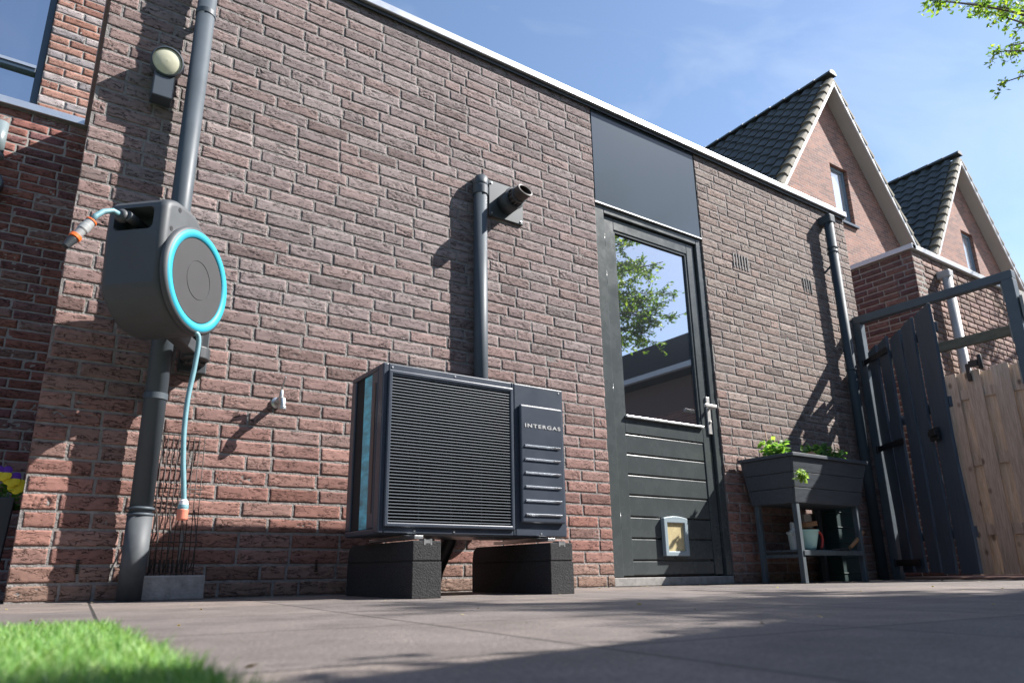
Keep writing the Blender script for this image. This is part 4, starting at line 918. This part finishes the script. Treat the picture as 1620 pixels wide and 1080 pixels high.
# things on the shelf
zs_ = .199
b = MB(); b.lathe([(.001, 0), (.030, 0), (.034, .005), (.040, .09), (.046, .092), (.046, .108), (.028, .112), (.020, .13), (.018, .165), (.001, .168)], (4.06, -.27, zs_), (0, 0, 1), 28, smooth=False)
tag(b.build('plastic_jar', M['clear'], base=(4.06, -.27, zs_)), 'clear plastic jar with a narrow neck on the shelf under the planter', 'jar')
bw = thing('mint_pot', (4.19, -.27, zs_), 'mint green pot holding a brush on the planter shelf', 'pot')
b = MB(); b.lathe([(.001, 0), (.040, 0), (.048, .01), (.072, .112), (.076, .114), (.076, .122), (.069, .122), (.046, .012), (.001, .010)], (4.19, -.27, zs_), (0, 0, 1), 36); b.build('pot_body', M['mint'], bw)
b = MB(); b.bar((4.15, -.28, zs_+.150), (4.27, -.28, zs_+.165), .045, .030)
for k in range(14): b.tube([(4.155+.008*k, -.28, zs_+.136), (4.157+.008*k, -.285, zs_+.108)], .003, 5)
tag(b.build('hand_brush', M['brush'], base=(4.2, -.28, zs_+.13), bevel=0.004), 'brown wooden hand brush lying across the mint pot', 'brush')
b = MB(); b.tube(smooth([Vector(p) for p in [(4.30, -.29, zs_+.01), (4.32, -.29, zs_+.06), (4.31, -.29, zs_+.10), (4.25, -.29, zs_+.125)]]), .008, 10)
tag(b.build('red_handle', M['red'], base=(4.3, -.29, zs_)), 'curved red tool handle beside the mint pot', 'tool handle')
b = MB(); b.box(4.36, 4.44, -.155, -.135, zs_, zs_+.235)
tag(b.build('pale_board', M['board'], base=(4.4, -.15, zs_), bevel=0.003), 'pale upright board standing on the planter shelf', 'board')
b = MB(); b.lathe([(.001, 0), (.013, 0), (.013, .20), (.020, .205), (.020, .22), (.001, .225)], (4.30, -.14, zs_), (0, 0, 1), 16)
tag(b.build('metal_tube', M['steel'], base=(4.3, -.14, zs_)), 'thin shiny metal tube standing behind the mint pot', 'tube')
gb = MB(); gb.box(4.66, 4.86, -.20, -.02, 0.0, .50); 
for k in range(5): gb.box(4.655, 4.865, -.205, -.015, .05+.1*k, .058+.1*k)
tag(gb.build('storage_crate', M['darkgreen'], base=(4.76, -.11, 0), bevel=0.004), 'dark green upright box standing behind the right leg of the planter', 'crate')
tr = thing('hand_trowel', (4.5, -.36, zs_), 'garden trowel with a wooden handle sticking out to the right on the planter shelf', 'trowel')
b = MB(); b.tube([(4.50, -.36, zs_+.012), (4.60, -.35, zs_+.055), (4.70, -.345, zs_+.115)], [.010, .013, .014], 14); b.build('handle', M['brush'], tr)
b = MB(); b.prism([(-.16, -.02), (-.02, -.035), (.02, -.01), (.02, .01), (-.02, .035), (-.16, .02), (-.19, 0)], (4.49, -.36, zs_+.006), (1, 0, .03), (0, 1, 0), (0, 0, 1), .003); b.build('blade', M['darkgrey'], tr)
# ------------------------------------------------------------------ gate
gt = thing('gate_frame', (5.65, -.6, 0), 'tall dark grey metal gate frame standing out from the right end of the wall', 'gate frame')
gx = 5.65
b = MB(); b.bar((gx, -.035, 0), (gx, -.035, 2.045), .065, .065, up=(0, 1, 0)); b.build('post', M['gatemetal'], gt, bevel=0.004)
b = MB(); b.bar((gx, -1.16, 0), (gx, -1.16, 2.045), .075, .075, up=(0, 1, 0)); b.build('post', M['gatemetal'], gt, bevel=0.004)
b = MB(); b.bar((gx, -.001, 2.078), (gx, -1.198, 2.078), .065, .065); b.build('top_beam', M['gatemetal'], gt, bevel=0.004)
b = MB(); b.bar((gx+.06, -.07, 1.70), (gx+.06, -1.12, 1.70), .035, .075); b.build('cross_rail', M['rail'], gt, bevel=0.003)
# leaf
gl = thing('garden_gate', (5.655, -.075, 0), 'blue black vertical board gate swung open towards the viewer', 'gate')
hd = Vector((-.59, -.80, 0)).normalized(); nn = Vector((-hd.y, hd.x, 0)); nn = nn if nn.x < 0 else -nn; H0 = Vector((5.640, -.085, 0))
rb = random.Random(4); wds = [.147, .15, .147, .15, .20]; s0 = .012
for k, wd_ in enumerate(wds):
    g0 = s0+.0; g1 = s0+wd_; z1_ = 1.80-(.0 if k < 4 else -.03)+rb.uniform(-.012, .012); lean = rb.uniform(-.012, .012); zb_ = .05 if k < 3 else .04
    b = MB(); N_ = 8; vs = []
    for i in range(N_+1):
        f = i/N_; z = zb_+(z1_-zb_)*f; wob = .008*math.sin(f*7+k*1.9)+lean*f; pin = .006*math.sin(f*9+k)
        for (q, t_) in ((g0+wob+pin, 0), (g1+wob-pin, 0), (g1+wob-pin, -.02), (g0+wob+pin, -.02)):
            p = H0+hd*q+nn*(t_+.012+.01*(k % 2)); dz = 0
            if i == N_: dz = .028*((q-g0)/wd_-.5)
            vs.append((p.x, p.y, z+dz))
    fs = [(i*4+j, i*4+(j+1) % 4, i*4+4+(j+1) % 4, i*4+4+j) for i in range(N_) for j in range(4)]+[(3, 2, 1, 0), (N_*4, N_*4+1, N_*4+2, N_*4+3)]
    b.add(vs, fs); b.build('board', M['gatewood'], gl, bevel=0.002)
    s0 = g1+[.046, .040, .040, .034, 0][k]
for z in (.30, 1.15, 1.68):
    b = MB(); b.bar(tuple(H0+hd*.01-nn*.022+Vector((0, 0, z))), tuple(H0+hd*.96-nn*.022+Vector((0, 0, z))), .022, .07); b.build('rail', M['gatewood'], gl, bevel=0.002)
for z, L_ in ((1.70, .40), (.985, .42), (.12, .36)):
    b = MB(); a_ = H0-hd*.03+nn*.038+Vector((0, 0, z)); b.bar(tuple(a_), tuple(a_+hd*L_), .006, .045)
    b.tube([tuple(a_-Vector((0, 0, .03))), tuple(a_+Vector((0, 0, .03)))], .012, 12)
    for q in (.1, .22, .34): b.tube([tuple(a_+hd*q), tuple(a_+hd*q+nn*.008)], .007, 8)
    b.build('strap_hinge', M['black'], gl, bevel=0.001)
b = MB(); c_ = H0+hd*.80+nn*.036+Vector((0, 0, .955)); b.bar(tuple(c_-hd*.05), tuple(c_+hd*.05), .02, .085); b.bar(tuple(c_+nn*.03-hd*.01), tuple(c_+nn*.03+hd*.075), .02, .035); b.tube([tuple(c_), tuple(c_+nn*.04)], .012, 12)
b.build('latch', M['black'], gl, bevel=0.003)
# slatted fence beyond the gate post
sf = thing('slatted_fence', (6.6, -1.18, 0), 'silver grey fence of staggered horizontal boards behind the right gate post', 'fence')
for k in range(6):
    z = .25+.30*k
    b = MB(); b.box(5.64, 8.2, -1.222, -1.202, z, z+.165); b.build('board', M['woodgrey'], sf, bevel=0.002)
    b = MB(); b.box(5.66, 8.2, -1.118, -1.098, z+.15, z+.30); b.build('board', M['woodgrey'], sf, bevel=0.002)
b = MB(); b.box(7.2, 7.27, -1.195, -1.125, 0, 2.0); b.build('post', M['woodgrey'], sf)
# natural wood fence
wfn = thing('wooden_fence', (7.05, -.3, 0), 'unpainted pine board fence behind the open gate', 'fence')
rb = random.Random(9); y = .02; k = 0
while y > -1.09:
    wd_ = rb.uniform(.125, .15); zt_ = 1.80+rb.uniform(-.012, .012); fr = (k % 2 == 0); x_ = 7.045 if fr else 7.085
    b = MB(); b.box(x_-.010, x_+.010, y-wd_, y, .02, zt_ if fr else zt_-.006); b.build('board', M['wood'], wfn, bevel=0.003)
    y -= wd_*(.80); k += 1
for z in (.35, .95, 1.55):
    b = MB(); b.box(7.056, 7.074, -1.1, .02, z, z+.09); b.build('rail', M['wood'], wfn)
b = MB(); b.box(7.00, 7.03, -.255, -.225, 1.70, 1.86); b.box(6.995, 7.03, -.33, -.256, 1.82, 1.88); b.tube([(7.01, -.35, 1.79), (7.01, -.35, 1.92)], .02, 10)
tag(b.build('fence_bracket', M['black'], base=(7.01, -.29, 1.7), bevel=0.003), 'small black metal fitting on top of the pine fence', 'bracket')
# brick threshold beyond gate
b = MB(); b.box(5.62, 7.0, -1.15, -.09, .001, .018); tag(b.build('threshold', mat('red_paver', (.30, .17, .13), .9, noise=.2, nscale=20), base=(6.3, -.6, 0), bevel=0.004), kind='structure')
# ------------------------------------------------------------------ neighbour's garage
ng = thing('neighbour_garage', (9, 3, 0), 'flat roofed brick garage beyond the gate with a pale roof edge', 'building')
pal2 = palette([(0.26, 0.175, 0.145), (0.23, 0.15, 0.13), (0.29, 0.20, 0.165), (0.20, 0.13, 0.11)], [3, 3, 2, 2])
brick_wall('wall', [(6.905, 11.8, 0, 3.07)], [M['brick'], M['mortar']], pal2, parent=ng, seed=21, nx=10, nz=4, back=.2, depth=.008)
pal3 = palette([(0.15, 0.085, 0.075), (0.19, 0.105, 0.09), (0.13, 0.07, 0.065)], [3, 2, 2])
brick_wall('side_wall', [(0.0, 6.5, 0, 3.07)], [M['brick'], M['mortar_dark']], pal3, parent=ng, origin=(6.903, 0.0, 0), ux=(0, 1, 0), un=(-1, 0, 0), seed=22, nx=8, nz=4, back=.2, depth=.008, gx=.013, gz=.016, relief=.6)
b = MB(); b.box(6.89, 11.8, -.03, .04, 3.072, 3.124); b.box(6.872, 6.95, -.03, 6.5, 3.0725, 3.1235); b.build('roof_trim', mat('pale_roof_trim', (0.5, 0.5, 0.5), .4, metal=.3), ng, bevel=0.003)
b = MB(); b.box(6.95, 11.8, .05, 6.5, 3.06, 3.09); b.build('roof', M['roof'], ng)
np_ = thing('downpipe', (7.37, -.075, 0), 'light grey downpipe on the neighbouring garage wall behind the gate', 'pipe')
b = MB(); b.tube([(7.37, -.078, 0), (7.37, -.078, 2.86)], .045, 28); b.build('pipe', M['pvc_light'], np_)
b = MB(); b.box(7.322, 7.418, -.125, 0.0, 2.845, 2.925); b.build('outlet', M['pvc_light'], np_, bevel=0.012)
# ------------------------------------------------------------------ gabled houses
def gabled_house(ax, y0, label):
    t = thing('gabled_house', (ax, y0+.3, 0), label, 'building', 'orange brick gabled houses behind the garages')
    s = 1.375; top = 10.58; hw = 2.93; o = .30; D = 9.5; yw = y0+o; zl = top-s*hw
    und = .20    # depth from rake top line to the soffit underside (vertical)
    # gable wall with window opening: build as polygons around opening
    wx0, wx1, wz0, wz1 = ax-.17, ax+.49, 7.17, 8.55
    zr_ = lambda x: top-und-s*abs(x-ax)
    b = MB(); xs = [ax-hw, wx0, ax, wx1, ax+hw]
    def poly(pts):
        n = len(pts); b.add([(x, yw, z) for x, z in pts]+[(x, yw+.2, z) for x, z in pts], [tuple(range(n)), tuple(range(n, 2*n))[::-1]]+[(i, n+i, n+(i+1) % n, (i+1) % n) for i in range(n)])
    poly([(ax-hw, 0), (wx0, 0), (wx0, zr_(wx0)), (ax-hw, zr_(ax-hw))])
    poly([(wx1, 0), (ax+hw, 0), (ax+hw, zr_(ax+hw)), (wx1, zr_(wx1))])
    poly([(wx0, 0), (wx1, 0), (wx1, wz0), (wx0, wz0)])
    poly([(wx0, wz1), (wx1, wz1), (wx1, zr_(wx1)), (ax, zr_(ax)), (wx0, zr_(wx0))])
    b.box(ax-hw, ax-hw+.2, yw+.201, yw+D, 0, zl-und-.02); b.box(ax+hw-.2, ax+hw, yw+.201, yw+D, 0, zl-und-.02)
    b.build('wall', M['gable'], t)
    b = MB(); f = .07
    b.box(wx0, wx0+f, yw+.08, yw+.14, wz0, wz1); b.box(wx1-f, wx1, yw+.08, yw+.14, wz0, wz1); b.box(wx0+f, wx1-f, yw+.08, yw+.14, wz0, wz0+f); b.box(wx0+f, wx1-f, yw+.08, yw+.14, wz1-f, wz1)
    wn = b.build('window', M['winframe'], t, bevel=0.006)
    b = MB(); b.box(wx0+f, wx1-f, yw+.11, yw+.115, wz0+f, wz1-f); b.build('pane', M['glass_far'], wn)
    b = MB(); b.box(wx0-.04, wx1+.04, yw-.06, yw+.10, wz0-.05, wz0-.001); b.build('sill', M['winframe_dark'], wn)
    # roof slopes
    for sgn in (-1, 1):
        Ls = math.hypot(hw+.15, s*(hw+.15)); dirx = (hw+.15)/Ls*sgn; dirz = -s*(hw+.15)/Ls; nx_, nz_ = -dirz*sgn, abs(dirx)
        nrow = 16; ncol = 30; cw = (D-.30)/ncol; rh = Ls/nrow; vs = []; fs = []
        yy = [y0+.20+cw*(i/6) for i in range(ncol*6+1)]
        prof_h = [.0, .035, .052, .045, .018, .0]
        ny = len(yy); rows = []
        for r_ in range(nrow):
            for tt, lift in ((0.0, .012), (1.0, .045), (1.0, .004)):
                ll = rh*(r_+tt); hs_ = []
                for i, y in enumerate(yy):
                    h_ = prof_h[i % 6]+lift+.05
                    hs_.append((ax+dirx*ll+sgn*abs(dirz)*h_, y, top+dirz*ll+abs(dirx)*h_))
                rows.append(hs_)
        vs = [p for rw in rows for p in rw]
        fs = [(a*ny+i, a*ny+i+1, (a+1)*ny+i+1, (a+1)*ny+i) for a in range(len(rows)-1) for i in range(ny-1)]
        b = MB(); b.add(vs, fs, smooth=False); b.build('roof', M['tile'], t, fixn=False)
        # soffit/deck slab
        b = MB(); P0 = (ax, top-.01); P1 = (ax+sgn*(hw+.15), top-.01-s*(hw+.15))
        b.add([(P0[0], y0+.03, P0[1]), (P1[0], y0+.03, P1[1]), (P1[0], y0+.03, P1[1]-und+.03), (P0[0], y0+.03, P0[1]-und+.03),
               (P0[0], y0+D, P0[1]), (P1[0], y0+D, P1[1]), (P1[0], y0+D, P1[1]-und+.03), (P0[0], y0+D, P0[1]-und+.03)],
              [(0, 1, 2, 3), (4, 7, 6, 5), (0, 4, 5, 1), (3, 2, 6, 7), (1, 5, 6, 2), (0, 3, 7, 4)]); b.build('soffit', M['soffit'], t)
        # white fascia on the gable edge
        b = MB(); b.add([(P0[0], y0, P0[1]+.01), (P1[0], y0, P1[1]+.01), (P1[0], y0, P1[1]-.165), (P0[0], y0, P0[1]-.165),
               (P0[0], y0+.028, P0[1]+.01), (P1[0], y0+.028, P1[1]+.01), (P1[0], y0+.028, P1[1]-.165), (P0[0], y0+.028, P0[1]-.165)],
              [(0, 3, 2, 1), (4, 5, 6, 7), (0, 1, 5, 4), (3, 7, 6, 2), (1, 2, 6, 5), (0, 4, 7, 3)]); b.build('fascia', M['white'], t)
        # verge tiles
        b = MB()
        for r_ in range(nrow):
            l0 = rh*r_+.02; l1 = rh*(r_+1)+.04; a0 = Vector((ax+dirx*l0, 0, top+dirz*l0)); a1 = Vector((ax+dirx*l1, 0, top+dirz*l1)); N3 = Vector((nx_*sgn if sgn > 0 else -nx_, 0, nz_))
            N3 = Vector((sgn*abs(dirz), 0, abs(dirx))).normalized()
            secs = []
            for a_, lf_, sc_ in ((a0, .03, .85), (a1, .065, 1.0)):
                ring = []
                for kk in range(8):
                    an_ = math.pi*kk/7; ring.append(a_+Vector((0, y0+.10-.12*sc_*math.cos(an_), 0))+N3*(lf_+.06*sc_*math.sin(an_)-.02))
                ring = [a_+Vector((0, y0+.10-.12*sc_, 0))-N3*.04]+ring+[a_+Vector((0, y0+.10+.12*sc_, 0))-N3*.03]
                secs.append(ring)
            nk = len(secs[0]); b.add([tuple(p) for rr in secs for p in rr], [(i, i+1, nk+i+1, nk+i) for i in range(nk-1)]+[tuple(range(nk)), tuple(range(nk, 2*nk))[::-1]], smooth=False)
        b.build('verge_tiles', M['verge'], t)
    b = MB(); nseg = 24
    for k in range(nseg):
        ya = y0-.02+(D)*k/nseg; yb_ = ya+D/nseg+.03
        ring = lambda y, r_: [(ax+r_*math.cos(math.pi*i/9), y, top+.10+r_*.85*math.sin(math.pi*i/9)) for i in range(10)]
        vs = ring(ya, .135)+ring(yb_, .12); b.add(vs, [(i, i+1, 11+i, 10+i) for i in range(9)]+[tuple(range(10))[::-1], tuple(range(10, 20))], smooth=False)
    b.build('ridge_tiles', M['tile'], t)
    return t
h1 = gabled_house(13.73, 3.95, 'nearer orange brick house with a steep dark tiled gable roof')
h2 = copy_tree(h1); h2.location.x += 5.87; h2['label'] = 'farther orange brick gable at the right edge, half behind the garage roof edge'
# ------------------------------------------------------------------ trees
def tree(name, T0, H, limbs, label, seed, leaf, cols, fine=13, spread=.34, twigs=4.0, r0=.11):
    t = thing(name, T0, label, 'tree'); T0 = Vector(T0)
    rs = np.random.RandomState(seed); b = MB()
    b.tube([T0, T0+Vector((.03, .02, H*.25)), T0+Vector((-.05, .04, H*.5)), T0+Vector((-.04, .0, H*.75)), T0+Vector((.02, .03, H))], [r0, r0*.85, r0*.7, r0*.45, .015], 12)
    cs = []
    for s_, e_, rr in limbs:
        s_ = Vector(s_); e_ = Vector(e_)
        mid = (s_+e_)/2+Vector((rs.normal()*.1, rs.normal()*.1, .25)); path = smooth([s_, mid, e_], 5); b.tube(path, list(np.linspace(rr, .005, len(path))), 7)
        L_ = (e_-s_).length; nt_ = int(5+L_*twigs)
        for j in range(nt_):
            f = rs.uniform(.3, 1.0)**.7; p = path[min(len(path)-1, int(round(f*(len(path)-1))))]
            dv = Vector(rs.normal(size=3)); dv.z *= .5; dv.z -= .25; dv.normalize(); q = p+dv*rs.uniform(.12, spread)
            b.tube([p, (p+q)/2+Vector((0, 0, .02)), q], [.005, .0035, .002], 4, caps=False)
            for i in range(fine):
                ff = rs.uniform(.15, 1.05); c = p.lerp(q, ff); cs.append((c.x+rs.normal()*.025, c.y+rs.normal()*.025, c.z+rs.normal()*.02))
    b.build('trunk', M['bark'], t, fixn=False)
    leaves('crown', cs, leaf, cols, M['leaf'], t, seed=seed)
LC = [(.12, .22, .03), (.19, .30, .035), (.08, .16, .03), (.30, .38, .05)]
rs = np.random.RandomState(41); T1 = Vector((11.6, -1.3, 0)); lim = []
for k in range(26):
    a = rs.uniform(0, 2*math.pi); z0 = rs.uniform(3.5, 8.2); r_ = rs.uniform(.9, 1.7); s_ = T1+Vector((0, 0, z0)); lim.append((s_, s_+Vector((math.cos(a)*r_*(.8 if math.cos(a) < 0 else 1), math.sin(a)*r_, rs.uniform(.1, .9))), .03))
K = Vector((0, -3.05, .087)); tt = 1.5
for p_ in [(6.35,-.8,5.16),(6.9,-.8,5.42),(7.4,-.8,5.62),(7.75,-.8,5.22),(8.9,-.8,6.2),(8.5,-.8,6.2),(9.3,-.8,6.9),(8.1,-.8,5.45),(7.2,-.8,5.8)]: lim.append((T1+Vector((0, 0, 6.2)), K+(Vector(p_)-K)*tt, .03))
tree('leafy_tree', T1, 8.6, lim, 'leafy tree whose branch tips hang into the top right corner of the sky', 12, .075, LC, spread=.26, twigs=4.0)
rs = np.random.RandomState(17); T2 = Vector((5.6, -6.0, 0)); lim = []
for k in range(70):
    c = Vector((7.15, -4.5, 4.6)); d_ = Vector(rs.normal(size=3)).normalized(); lim.append((T2+Vector((.1, .1, rs.uniform(2.8, 4.2))), c+Vector((d_.x*1.5, d_.y*.9, d_.z*1.5))*rs.uniform(.6, 1), .025))
tree('leafy_tree', T2, 5.5, lim, 'leafy tree standing behind the viewer, mirrored in the door glass', 14, .07, LC, fine=15, spread=.42, twigs=6.0)
# ------------------------------------------------------------------ things behind the viewer that cast the shade and show in the door glass
gf = thing('shade_fence', (4.4, -2.85, 0), 'dark board fence added out of view on the right to shade the patio', 'fence')  # unseen fence, placed to cast the shade over the near patio
A = Vector((1.2, -3.46, 0)); Bv = Vector((6.85, -2.35, 0)); dirf = (Bv-A).normalized(); Lf = (Bv-A).length
b = MB(); nb_ = int(Lf/.145)
for k in range(nb_): p = A+dirf*(k*Lf/nb_); q = A+dirf*((k+1)*Lf/nb_-.004); b.bar((p.x, p.y, .87), (q.x, q.y, .87), .02, 1.72)
b.build('boards', M['gatewood'], gf)
rs = np.random.RandomState(31); cs_ = []; b = MB()
hg = thing('shade_hedge', (4.4, -3.0, 0), 'ragged green hedge added out of view to break up the patio shade', 'shade_hedge')  # unseen foliage added so the fence's shadow edge turns ragged
for k in range(250):
    f = rs.rand()*.66; p = A+dirf*(f*Lf)+Vector((.05, -.12, 0))+Vector((0, rs.normal()*.05, 0)); hgt = 1.72+.34*abs(math.sin(f*19+1))*abs(math.cos(f*7))+rs.uniform(-.1, .16)
    q = Vector((p.x+rs.normal()*.12, p.y+rs.normal()*.06, hgt)); b.tube([Vector((p.x, p.y, 1.3)), q], [.006, .003], 4)
    for j in range(20): c = Vector((p.x, p.y, 1.4)).lerp(q, rs.uniform(.2, 1.05)); cs_.append((c.x+rs.normal()*.03, c.y+rs.normal()*.03, c.z+rs.normal()*.02))
for k in range(8): p = A+dirf*(.66*Lf*(k+.5)/8)+Vector((.03, -.12, 0)); b.tube([p, p+Vector((0, 0, 1.5))], [.03, .02], 8)
b.build('stem', M['bark'], hg, fixn=False); leaves('foliage', cs_, .055, [(.07, .15, .03), (.1, .2, .04)], M['leaf'], hg, seed=9)
nh = thing('garage_row', (13, -10, 0), 'brown house with a dark flat roof edge standing behind the viewer', 'building')
b = MB(); b.box(12, 18, -17, -5.4, 0, 4.25); b.build('wall', M['render_wall'], nh)
b = MB(); b.box(11.6, 18.3, -17.2, -5.2, 4.42, 5.05); b.build('roof', M['roof'], nh)
b = MB(); b.box(11.55, 11.66, -17.2, -5.2, 4.30, 4.415); b.build('gutter', M['white'], nh)
b = MB(); b.box(11.985, 11.998, -9.4, -5.4, 2.2, 3.5); b.build('facade_panel', M['gable'], nh)
b = MB(); b.box(11.97, 11.998, -17, -9.6, 3.35, 3.42); b.build('sill_band', M['white'], nh)
nb2 = thing('sky_block_row', (-4, -19, 0), 'long brown brick house row added behind the viewer to block the low sky', 'building')  # added out of view to block low sky and cut the fill light
b = MB(); b.box(-22, 9.5, -24, -15, 0, 6.2); b.build('wall', M['render_wall'], nb2)
b = MB(); b.hexa([(-22.3, -24.3, 6.2), (9.8, -24.3, 6.2), (9.8, -14.7, 6.2), (-22.3, -14.7, 6.2), (-22.3, -19.6, 10.2), (9.8, -19.6, 10.2), (9.8, -19.4, 10.2), (-22.3, -19.4, 10.2)]); b.build('roof', M['roof'], nb2)
b = MB(); b.bar((-4.2, -8.5, 1.0), (-4.2, 2.0, 1.0), .03, 2.0); tag(b.build('side_fence', M['gatewood'], base=(-4.2, -3, 0)), 'dark board fence out of view on the left side of the garden', 'fence')
bpy.context.view_layer.update()
